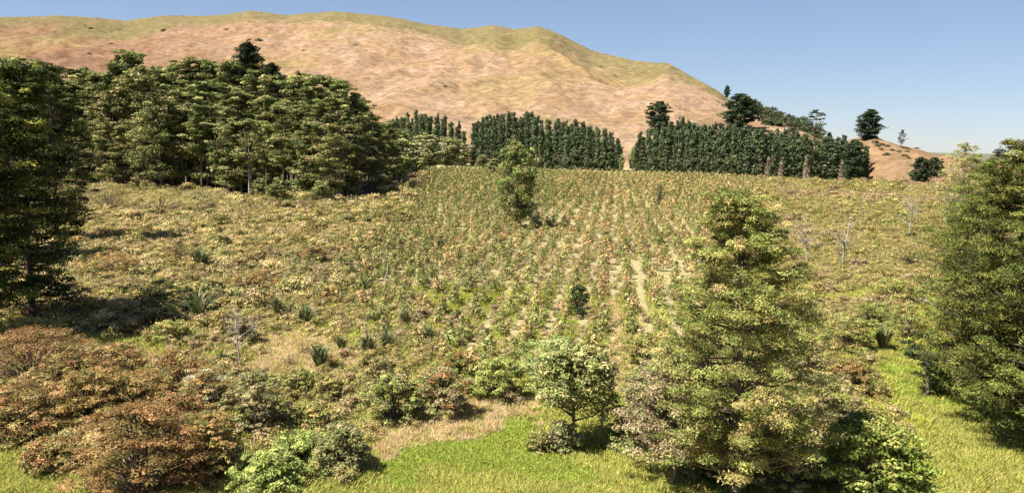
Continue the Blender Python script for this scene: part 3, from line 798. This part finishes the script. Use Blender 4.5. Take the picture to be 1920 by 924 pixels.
def log(px, py, dx, dz, L, r, lab):
    T = MB(); T.tube([[0, 0, .0], [dx * L * .5, .1, dz * L * .55], [dx * L, 0, dz * L]], [r, r * .8, r * .4], 7)
    B = MB()
    for s in (.35, .6, .8): B.tube([[dx * L * s, 0, dz * L * s], [dx * L * s + .4, .5, dz * L * s + .8]], [r * .4, r * .1], 5)
    thing('fallen_trunk', [('log', T.mesh('log', BARKP)), ('branch', B.mesh('branch', BARKP))], pos(px, py), 0, 1, lab, 'fallen trunk')
log(1790, 600, -.85, .45, 4.6, .14, 'pale leaning dead trunk poking left out of the right-hand pines')

# ------------------------------------------------------------------ foreground and middle shrubs
def big_shrub(seed, px, py, wpx, hpx, pal, lab, K=70, n=46, L=.17, Wd=.08, cr=.34, flat=.6, horiz=False, nm='shrub', sprig=40, cat='shrub'):
    b = pos(px, py); ppm = F0 / b[1]
    Rw = wpx / 2 / ppm * 1.12; Hh = hpx / ppm * 1.1
    Hh = max(Hh * .95, .5)
    st, fo = shrub_mesh(seed, Rw, Hh, K, n, L, Wd, pal, cr=cr * max(1, Rw / 2.2), flat=flat, horiz=horiz, sprig=sprig)
    return thing(nm, [('stem', st), ('foliage', fo)], b, 0, 1, lab, cat)
BS = [
    (201, 60, 720, 250, 110, P_BROWN, 'rusty brown spreading shrub at the left edge below the dark trees'),
    (202, 25, 815, 190, 110, P_BROWN + P_OLIVE, 'brown and olive shrub with black hollows at the lower left edge'),
    (203, 175, 800, 150, 120, P_BROWN, 'rusty shrub between the two left-edge shrubs and the big orange-brown one'),
    (204, 265, 930, 250, 190, P_BROWN, 'largest orange-brown shrub, its black shaded hollow at the bottom left of the photo'),
    (205, 260, 780, 170, 90, P_BROWN, 'orange-brown shrub behind the largest one at lower left'),
    (206, 385, 770, 120, 90, P_BROWN + P_PALE, 'straw-topped brown shrub left of the round grey-green bush'),
    (207, 390, 900, 130, 140, P_BROWN, 'copper-coloured shrub right of the largest orange-brown shrub'),
    (208, 482, 815, 130, 128, P_GREYG, 'round grey-green bush with black underside, lower left'),
    (209, 735, 796, 110, 100, P_GREEN + P_GREYG, 'rounded green bush at the left end of the straw path'),
    (210, 720, 738, 100, 70, P_GREYG + P_OLIVE, 'dark olive bush just behind the rounded green bush'),
    (211, 832, 785, 110, 95, P_GREYG + P_BROWN[:1], 'grey-brown bush casting shade on the straw path'),
    (212, 932, 748, 110, 85, P_GREEN, 'green leafy bush with dark foot where the planted rows begin'),
    (213, 1040, 715, 150, 90, P_SMALL, 'leafy green bush behind the small round-topped tree'),
    (214, 640, 890, 120, 95, P_GREYG, 'grey-green bush at the bottom edge left of the bright lawn'),
    (215, 560, 870, 110, 60, P_GREEN, 'low bright green bush at lower left of the lawn'),
    (216, 500, 920, 150, 70, P_GREEN, 'spreading light green bush at the bottom edge, left of centre'),
    (217, 1620, 940, 240, 170, P_BRIGHT, 'glossy bright green bush at the bottom right beside the grass path'),
    (218, 1470, 925, 150, 150, P_GREY + P_GREEN, 'grey-tan bush between the young pine trunk and the bright green bush'),
    (219, 1545, 800, 160, 110, P_OLIVE + P_GREY, 'olive-tan bush right of the young pine, above the bright green bush'),
    (220, 1600, 740, 110, 70, P_BROWN[:3] + P_OLIVE, 'rust-tinged bush beside the bend of the grass path'),
    (221, 1585, 660, 110, 70, P_OLIVE + P_GREEN, 'olive bush at the top of the grass path, right of the young pine'),
    (222, 1230, 770, 130, 90, P_GREY, 'dusty pinkish bush left of the young pine, beside the pale track'),
    (223, 1215, 690, 80, 80, P_OLIVE + P_GREEN, 'olive bush with upright shoots beside the top of the pale track'),
    (224, 700, 690, 60, 40, P_OLIVE, 'small olive bush on the straw patch, left of centre'),
    (225, 855, 705, 70, 50, P_BROWN[:2] + P_GREEN, 'brown-tinged bush at the lower left corner of the rows'),
    (226, 1055, 850, 70, 60, P_PALE + P_SMALL, 'pale bush under the left side of the small round-topped tree'),
    (227, 1010, 850, 40, 40, P_OLIVE, 'tiny dark bush at the left tip of the black shade under the round-topped tree'),
    (228, 1175, 850, 70, 70, P_GREEN, 'green bush between the round-topped tree and the grey-brown spreading tree'),
    (229, 230, 600, 75, 42, P_ORANGE + P_PALE, 'pale tan dry shrub alone in the left scrub'),
    (230, 320, 640, 90, 45, P_GREEN + P_OLIVE, 'green-yellow bush left of the thin bare shrub skeleton'),
    (231, 60, 640, 130, 50, P_OLIVE, 'olive bush in the shade at the foot of the dark trees'),
    (232, 130, 590, 100, 60, P_DARK + P_OLIVE, 'dark bush right of the foot of the dark trees'),
    (233, 1000, 420, 36, 42, [(.42, .42, .34), (.34, .36, .28)], 'whitish grey bush just right of the lone tree trunk amid the rows'),
    (234, 1700, 640, 80, 70, P_OLIVE + P_GREEN, 'olive bush leaning over the grass path from the right'),
    (235, 1762, 740, 60, 50, P_GREEN, 'green bush at the foot of the small dark flat-boughed tree'),
    (236, 1640, 610, 100, 40, P_GREEN, 'low green bush on the yellow clearing at right'),
    (237, 455, 640, 60, 50, P_GREY, 'grey twiggy bush left of the straw patch'),
    (238, 100, 880, 120, 60, P_OLIVE + P_BROWN, 'brown-olive bush right of the small lawn in the bottom left corner'),
    (239, 1085, 590, 40, 60, P_DARK, 'dark narrow bush casting shade in the middle of the planted rows'),
    (240, 1235, 385, 18, 42, P_DARK + P_CON, 'dark narrow bush standing in the far right rows'),
    (241, 1450, 640, 90, 60, P_GREEN + P_OLIVE, 'green bush behind the right side of the young pine'),
    (242, 590, 810, 90, 60, P_OLIVE + P_GREEN, 'olive bush between the round grey-green bush and the green one by the straw path'),
    (243, 620, 750, 90, 50, P_OLIVE, 'tawny olive bush at the lower edge of the straw patch'),
    (245, 340, 850, 150, 120, P_BROWN, 'rusty shrub between the copper-coloured one and the largest orange-brown one'),
    (246, 120, 760, 150, 100, P_BROWN + P_OLIVE, 'brown shrub between the spreading shrub and the rusty one at lower left'),
    (247, 330, 725, 150, 70, P_BROWN + P_SCRUB, 'tawny shrub above the orange-brown ones, below the straw patch at left'),
    (248, 215, 700, 120, 60, P_BROWN + P_OLIVE, 'small brown shrub at the edge of the pale dry strip, lower left'),
    (249, 560, 745, 90, 55, P_OLIVE + P_GREEN, 'olive-green bush below the straw patch'),
    (250, 420, 630, 70, 55, P_OLIVE + P_SCRUB, 'tan-olive bush above the grey twiggy bush'),
    (251, 200, 400, 130, 55, P_OLIVE, 'broad olive thicket at the left foot of the pine stand'),
    (252, 300, 405, 130, 50, P_OLIVE + P_SCRUB, 'broad tan thicket at the foot of the pine stand'),
    (253, 395, 400, 110, 45, P_OLIVE + P_PALE, 'pale olive thicket at the foot of the pine stand'),
    (254, 470, 405, 70, 35, P_OLIVE + P_GREEN, 'small thicket left of the small pale-topped tree'),
    (255, 570, 402, 60, 32, P_PALE + P_OLIVE, 'pale thicket right of the small pale-topped tree'),
    (256, 1330, 900, 110, 80, P_DARK + P_GREYG, 'dark bush in the shade under the young pine'),
    (257, 1510, 720, 110, 80, P_OLIVE + P_GREY, 'tan-olive bush touching the right side of the young pine'),
    (258, 1680, 570, 110, 45, P_GREEN + P_OLIVE, 'low green bush at the top of the yellow clearing, left of the right-hand pines'),
    (260, 1700, 500, 90, 40, P_GREYG + P_OLIVE, 'grey-olive bush below the pale forked dead tree at right'),
    (261, 340, 500, 90, 40, P_BROWN + P_DARK, 'dark brown bush left of the palm-like plant in the left scrub'),
    (262, 210, 520, 110, 45, P_BROWN + P_OLIVE, 'brown bush in the left scrub right of the dark trees'),
    (263, 480, 545, 90, 38, P_BROWN + P_OLIVE, 'brown bush in the left scrub above the straw patch'),
    (264, 300, 565, 110, 45, P_DARK + P_OLIVE, 'dark olive bush in the left scrub above the green-yellow bush'),
    (265, 590, 500, 70, 32, P_DARK + P_BROWN, 'dark bush in the scrub just left of the thin pale bare trunk'),
    (266, 820, 470, 40, 28, P_DARK + P_OLIVE, 'small dark bush in the left part of the planted rows'),
    (244, 780, 760, 70, 50, P_OLIVE + P_GREEN, 'small olive bush wedged between the green bush and the grey-brown bush'),
]
for sd, px, py, wp, hp, pal, lab in BS:
    brown = 200 < sd < 208
    big_shrub(sd, px, py, wp, hp, pal, lab, K=int(45 + min(wp, 260) * (.8 if brown else .6)), n=84 if wp > 100 else 60, L=.15 if sd != 217 else .17, Wd=.06 if brown else .075 if sd != 217 else .11,
              horiz=brown, flat=.42 if brown else .62, cr=.31 if brown else .29, sprig=0 if 250 < sd < 267 else 40 if wp > 80 else 12)

# spiky flax plants
def flax_mesh(seed, H, n, pal):
    rng = np.random.RandomState(seed); C = MB(); pal = np.array(pal)
    for k in range(n):
        a = rng.rand() * 6.283; out = H * (.15 + .6 * rng.rand()); h = H * (.65 + .4 * rng.rand()) * (1.1 - .4 * out / H)
        d = np.array([math.cos(a), math.sin(a), 0]); sd = np.array([-d[1], d[0], 0]) * .035 * H
        p0 = d * .04 * H; p1 = d * out * .45 + [0, 0, h * .75]; p2 = d * out + [0, 0, h * (.85 + .2 * rng.rand())]
        v = [p0 - sd * .6, p0 + sd * .6, p1 + sd, p1 - sd, p2 + sd * .1, p2 - sd * .1]
        C.add(v, [[0, 1, 2, 3], [3, 2, 4, 5]], pal[rng.randint(len(pal))] * (.8 + .4 * rng.rand()))
    return C.mesh('leaves', LEAF)
FM = [flax_mesh(300 + q, 1.9, 70, [(.10, .13, .05), (.15, .18, .07), (.24, .21, .10)]) for q in range(3)]
for q in range(3): FM[q].name = 'flax_plant'
FX = [(600, 690, 1.2, 'grey-green spiky flax clump in the middle of the straw patch'), (572, 608, 1.2, 'dark spiky flax at the upper edge of the yellow patch'), (690, 668, 1.2, 'wide spiky flax clump right of the one on the straw patch'),
      (375, 512, 1.7, 'dark spiky palm-like plant in the middle of the left scrub'), (372, 598, 1.6, 'spiky dark plant above the straw patch at left'), (285, 620, 1.2, 'dark spiky plant by the green-yellow bush at left'),
      (640, 655, .8, 'small flax between the two clumps on the straw patch'), (725, 655, 1.0, 'flax at the lower left corner of the planted rows'), (520, 590, 1.1, 'flax left of the dark spiky one at the yellow patch'),
      (1655, 660, 1.3, 'spiky flax beside the olive bush leaning over the grass path'), (805, 640, .9, 'flax among bright grass left of the rows'), (760, 610, 1.0, 'flax standing in the lime-green grass left of the rows'),
      (420, 690, .9, 'flax at the foot of the bare shrub skeleton'), (660, 530, 1.2, 'spiky plant in the scrub left of the rows, above the yellow patch'), (860, 600, .8, 'flax between the first planted rows'), (440, 575, 1.2, 'flax in the scrub above the grey twiggy bush')]
for q, (px, py, s, lab) in enumerate(FX):
    single('flax_plant', FM[q % 3], pos(px, py), q * 1.1, s, lab, 'flax')

# ------------------------------------------------------------------ scattering helper for what nobody could count
def scatter(name, protos, x, y, z, s, seed, label=None, cat=None):
    cl = bpy.data.collections.new(name + '_kinds')
    for k, me in enumerate(protos):
        cl.objects.link(bpy.data.objects.new('%s_kind' % name, me))
    n = len(x); rng = np.random.RandomState(seed)
    me = bpy.data.meshes.new(name); me.vertices.add(n)
    me.vertices.foreach_set('co', np.stack([x, y, z], -1).astype('f').ravel())
    a = me.attributes.new('s', 'FLOAT', 'POINT'); a.data.foreach_set('value', np.asarray(s, 'f'))
    a = me.attributes.new('r', 'FLOAT', 'POINT'); a.data.foreach_set('value', (rng.rand(n) * 6.283).astype('f'))
    a = me.attributes.new('k', 'INT', 'POINT'); kk = np.clip((fbm(x * .035 + seed * 9, y * .022 + seed, 4) - .25) * 2 * len(protos) + rng.randn(n) * .9, 0, len(protos) - .01); a.data.foreach_set('value', kk.astype('i'))
    o = link(name, me)
    ng = bpy.data.node_groups.new(name + '_scatter', 'GeometryNodeTree')
    ng.interface.new_socket('Geometry', in_out='INPUT', socket_type='NodeSocketGeometry')
    ng.interface.new_socket('Geometry', in_out='OUTPUT', socket_type='NodeSocketGeometry')
    N = ng.nodes; L = ng.links
    gi = N.new('NodeGroupInput'); go = N.new('NodeGroupOutput')
    ci = N.new('GeometryNodeCollectionInfo'); ci.inputs['Collection'].default_value = cl
    ci.inputs['Separate Children'].default_value = True; ci.inputs['Reset Children'].default_value = True
    ip = N.new('GeometryNodeInstanceOnPoints'); ip.inputs['Pick Instance'].default_value = True
    def attr(nm, tp):
        q = N.new('GeometryNodeInputNamedAttribute'); q.data_type = tp; q.inputs['Name'].default_value = nm; return q.outputs['Attribute']
    L.new(gi.outputs[0], ip.inputs['Points']); L.new(ci.outputs[0], ip.inputs['Instance'])
    L.new(attr('k', 'INT'), ip.inputs['Instance Index']); L.new(attr('s', 'FLOAT'), ip.inputs['Scale'])
    cx = N.new('ShaderNodeCombineXYZ'); L.new(attr('r', 'FLOAT'), cx.inputs[2])
    er = N.new('FunctionNodeEulerToRotation'); L.new(cx.outputs[0], er.inputs[0]); L.new(er.outputs[0], ip.inputs['Rotation'])
    L.new(ip.outputs[0], go.inputs[0])
    md = o.modifiers.new('scatter', 'NODES'); md.node_group = ng
    return tag(o, label, cat, None, 'stuff')

# ------------------------------------------------------------------ young plants in rows
def sapling_mesh(seed, pal):
    rng = np.random.RandomState(seed); C = MB()
    cs = [[0, 0, .3], [.15, .1, .5], [-.12, .1, .55], [0, -.1, .8], [.02, 0, 1.1]]; rs = [[.5, .5, .3], [.42, .42, .3], [.4, .4, .3], [.3, .3, .3], [.16, .16, .3]]
    clumps(C, rng, np.array(cs) + rng.randn(5, 3) * .06, rs, 30, .21, .095, pal, upb=.6, clump_tone=.25)
    C.tube([[0, 0, -.1], [0, 0, 1.1]], [.025, .01], 4, (.1, .07, .05))
    return C.mesh('planted_sapling', LEAF)
SAPG = [sapling_mesh(400 + q, [(.27, .28, .09), (.35, .32, .12), (.21, .21, .06)]) for q in range(3)]
SAPO = [sapling_mesh(410 + q, [(.42, .27, .12), (.36, .29, .11), (.27, .27, .09)]) for q in range(3)]
rng = np.random.RandomState(21)
us = np.arange(-140, 140) * ROWW; vs = np.arange(40, 480, 1.55)
U, V = np.meshgrid(us, vs)
U = U + ROWW * .69 + rng.randn(*U.shape) * .34; V = V + rng.rand(*V.shape) * .9
xx = (U * RN[0] + V * RD[0]).ravel(); yy = (U * RN[1] + V * RD[1]).ravel()
ppx, ppy = wobble(xx, yy)
keep = inside(ppx, ppy, PLANT) & (rng.rand(len(xx)) < .5 + .6 * fbm(xx * .08, yy * .08, 3))
keep &= ~inside(ppx, ppy, [(1125, 560), (1165, 560), (1190, 760), (1125, 760)])
xx, yy, ppx, ppy = xx[keep], yy[keep], ppx[keep], ppy[keep]
dd = np.hypot(xx, yy); o_ = np.argsort(dd); xx, yy, dd, ppx = xx[o_], yy[o_], dd[o_], ppx[o_]
ss = .8 + 1.0 * rng.rand(len(xx)) ** 1.3 * (1 + .3 * (rng.rand(len(xx)) < .1))
orange = rng.rand(len(xx)) < np.where(ppx > 1050, .5, .25)
for k in range(min(290, len(xx))):
    me = (SAPO if orange[k] else SAPG)[k % 3]
    lab = ('orange-tipped young plant' if orange[k] else 'green young plant') + ' in the near end of the planted rows'
    single('planted_sapling', me, (xx[k], yy[k], float(gz(xx[k], yy[k]))), rng.rand() * 6, ss[k], lab, 'young plant', 'young plants in rows')
for nm, mk, prot in (('sapling_rows', ~orange, SAPG), ('rusty_sapling_rows', orange, SAPO)):
    mk = mk.copy(); mk[:290] = False
    scatter(nm, prot, xx[mk], yy[mk], gz(xx[mk], yy[mk]), ss[mk] * np.clip(dd[mk] / 200, 1, 1.35), 3,
            'far part of the planted rows of young plants crossing the field' if nm[0] == 's' else 'rust-tipped young plants in the far part of the planted rows', 'young plants')

# ------------------------------------------------------------------ scrub
def scrub_protos(seed, pals, R=1.0, H=1.1, K=18, n=50, L=.15, Wd=.085):
    out = []
    for q, pal in enumerate(pals):
        me = shrub_mesh(seed + q, R, H, K, n, L, Wd, pal, cr=.36, stem=False, sprig=8, spread=.28)[1]; me.name = 'scrub_bush'; out.append(me)
    return out
P_TAN = [(.40, .29, .16), (.34, .26, .13), (.28, .22, .09)]
SCR = scrub_protos(500, [P_SCRUB, P_OLIVE, P_SCRUB, P_OLIVE, P_BROWN + P_OLIVE, P_PALE + P_OLIVE, P_TAN, P_DARK + P_OLIVE, P_GREYG])
SCG = scrub_protos(520, [P_OLIVE + P_GREEN, P_OLIVE, P_SCRUB + P_OLIVE, P_TAN])
rng = np.random.RandomState(33)
SCRUBL = [(-400, 345), (150, 350), (400, 366), (560, 380), (640, 384), (770, 350), (800, 330), (770, 400), (700, 470), (660, 560), (560, 590), (440, 610), (330, 630), (100, 610), (-200, 640), (-400, 600)]
SCRUBR = [(1400, 345), (1440, 341), (1640, 346), (1760, 346), (2200, 350), (2200, 620), (1740, 560), (1640, 545), (1520, 560), (1440, 500)]
SPARSE = [(430, 600), (700, 540), (860, 600), (860, 690), (960, 750), (760, 800), (680, 850), (600, 930), (400, 930), (250, 930), (100, 860), (-200, 900), (-200, 640), (330, 640)]
SPARSE2 = [(1240, 700), (1420, 560), (1560, 570), (1700, 560), (1640, 700), (1660, 800), (1730, 960), (1420, 960), (1200, 740)]
def cand(n, x0, x1, y0, y1):
    """random points whose density falls with distance"""
    y = y0 * (y1 / y0) ** rng.rand(n); x = (x0 + (x1 - x0) * rng.rand(n)) * y
    return x, y
def bands(y0, y1, r0, ref, wx=.72):
    """jittered rows of points whose spacing grows with distance"""
    X_, Y_ = [], []
    y = y0
    while y < y1:
        r = r0 * max(1.0, y / ref)
        n = int(2 * wx * y / r)
        X_.append(-wx * y + (np.arange(n) + rng.rand(n)) * r); Y_.append(y + (rng.rand(n) - .5) * r * 1.2)
        y += r * .9
    return np.concatenate(X_), np.concatenate(Y_)
bx, by = bands(60, 430, 1.05, 110)
q_ = wobble(bx, by)
mL = inside(q_[0], q_[1], SCRUBL); mR = inside(q_[0], q_[1], SCRUBR)
sx_, sy_ = bands(38, 95, 1.1, 110)
q2 = wobble(sx_, sy_)
mS = (inside(q2[0], q2[1], SPARSE) | inside(q2[0], q2[1], SPARSE2)) & (rng.rand(len(sx_)) < .62)
zs = zones(*q2); mS &= (~zs['lawn'] | (rng.rand(len(sx_)) < .10)) & (~zs['straw'] | (rng.rand(len(sx_)) < .25))
xL, yL = bx[mL], by[mL]; xR, yR = bx[mR], by[mR]; xS, yS = sx_[mS], sy_[mS]
sL = (.5 + .8 * rng.rand(len(xL)) ** 3 + .75 * (rng.rand(len(xL)) < .09)) * np.maximum(1, yL / 110) ** .8
sR = (.5 + .55 * rng.rand(len(xR)) ** 2 + .6 * (rng.rand(len(xR)) < .06)) * np.maximum(1, yR / 110) ** .75
sS = .45 + .5 * rng.rand(len(xS))
wx_, wy_ = bands(50, 430, 1.5, 130)
qw = wobble(wx_, wy_)
mw = inside(qw[0], qw[1], PLANT) & (rng.rand(len(wx_)) < .3 + .7 * np.clip((fbm(wx_ * .05 + 3, wy_ * .03, 3) - .40) * 4, 0, 1) + .4 * (qw[0] < 800))
wx_, wy_ = wx_[mw], wy_[mw]
print('scrub', len(xL), len(xR), len(xS))
# the ones that show largest are bushes of their own
px_, py_ = PX(np.concatenate([xL, xR]), np.concatenate([yL, yR]))
ax = np.concatenate([xL, xR]); ay = np.concatenate([yL, yR]); as_ = np.concatenate([sL, sR])
left = np.arange(len(ax)) < len(xL)
size = as_ / ay * ((px_ > -10) & (px_ < 1930) & ((px_ > 130) | (py_ < 400)))
size = np.where((px_ > 1715) | ((px_ > 1250) & (px_ < 1520)), 0, size)
order = np.argsort(-size); top_ = order[:240]; rest = order[240:]
SC_LAB = ['rusty tan', 'olive', 'tan', 'olive-brown', 'brown', 'pale olive', 'straw-coloured', 'dark olive', 'grey-green']
for k in top_:
    if left[k]:
        q = rng.randint(9); me = SCR[q]; lab = '%s rounded bush among the dense scrub filling the left field' % SC_LAB[q]; g = 'bushes of the left scrub'
    else:
        q = rng.randint(4); me = SCG[q]; lab = '%s low bush in the scrub field right of the young pine' % ['olive-green', 'olive', 'tan and olive', 'straw-coloured'][q]; g = 'bushes of the right scrub'
    single('scrub_bush', me, (ax[k], ay[k], float(gz(ax[k], ay[k]))), rng.rand() * 6, np.array([1, 1, .9]) * as_[k], lab, 'bush', g)
mkL = rest[left[rest]]; mkR = rest[~left[rest]]
scatter('left_scrub', SCR, ax[mkL], ay[mkL], gz(ax[mkL], ay[mkL]), as_[mkL], 5, 'dense tan and olive scrub covering the left field up to the pine stand', 'scrub')
scatter('right_scrub', SCG, ax[mkR], ay[mkR], gz(ax[mkR], ay[mkR]), as_[mkR], 6, 'low olive scrub covering the right field up to the conifer wall', 'scrub')
scatter('row_weeds', SCG + SCR[:2], wx_, wy_, gz(wx_, wy_), (.3 + .35 * rng.rand(len(wx_))) * np.maximum(1, wy_ / 150) ** .7, 8, 'tan and green weeds grown over the strips between the planted rows', 'weeds')
scatter('undergrowth', SCG + SCR[:3], xS, yS, gz(xS, yS), sS, 7, 'low weedy undergrowth between the foreground bushes', 'undergrowth')

# ------------------------------------------------------------------ grass
def tuft(seed, n, H, R, pal, wd=.03):
    rng = np.random.RandomState(seed); C = MB(); pal = np.array(pal)
    a = rng.rand(n) * 6.283; u = rng.rand(n) ** .5 * R; h = H * (.5 + .6 * rng.rand(n))
    ctr = np.stack([np.cos(a) * u, np.sin(a) * u, h * .45], -1)
    ax = np.stack([rng.randn(n) * .45, rng.randn(n) * .45, np.ones(n)], -1)
    nr = rng.randn(n, 3) * [1, 1, .15] + np.array([-.5, -.3, .7])
    C.leaves(ctr, nr, h, wd, pal[rng.randint(0, len(pal), n)] * (.8 + .4 * rng.rand(n, 1)), rng, ax)
    me = C.mesh('tuft', BLADE); return me
GG = [tuft(600 + q, 26, .34, .32, [(.26, .36, .05), (.34, .41, .065), (.42, .40, .09)], .05) for q in range(4)]
GY = [tuft(610 + q, 26, .42, .34, [(.40, .40, .09), (.48, .42, .12), (.30, .37, .07)], .045) for q in range(4)]
GS = [tuft(620 + q, 26, .45, .36, [(.66, .48, .26), (.60, .45, .22), (.70, .53, .32)], .04) for q in range(4)]
GW = [tuft(630 + q, 30, .6, .5, [(.38, .42, .06), (.30, .38, .05), (.50, .42, .12)], .06) for q in range(4)]
gxx, gyy = cand(230000, -.72, .72, 36, 130)
a_, b_ = wobble(gxx, gyy); z = zones(a_, b_)
nz = fbm(gxx * .12 + 7, gyy * .12 + 5, 4)
r = rng.rand(len(gxx))
def gs(m, nm, prot, s, seed, lab):
    scatter(nm, prot, gxx[m], gyy[m], gz(gxx[m], gyy[m]), s * (.6 + .7 * rng.rand(m.sum())), seed, lab, 'grass')
lawn = z['lawn'] & ~z['straw']
gs(lawn & (nz > .47) & (r < .8), 'green_grass', GG, .85, 11, 'bright green grass of the clearings and the path')
gs((lawn & (nz <= .50) & (r > .35)) | (z['yellow'] & (r < .5) & ~z['straw']) | (z['straw'] & (r > .8)), 'yellow_grass', GY, .9, 12, 'yellowing grass between the green patches')
gs(z['straw'] & (r < .4), 'dry_grass', GS, .9, 13, 'dry straw-coloured grass on the bare patches')
oth = ~(z['lawn'] | z['straw'] | z['yellow'] | z['plant'])
gs(oth & (r < .22), 'rough_grass', GW + GY, 1.1, 14, 'rough weedy grass under the foreground bushes')
uu = (gxx * RN[0] + gyy * RN[1]) % ROWW
limeg = z['plant'] & (b_ > 540) & (uu > 1.3) & (uu < 2.9) & (r < .26)
gs(limeg, 'lime_grass', GW + GG, 1.2, 15, 'lime-green weeds between the nearest planted rows')
print('objects', len(bpy.data.objects), 'tris', sum(len(m.polygons) * 2 for m in bpy.data.meshes))
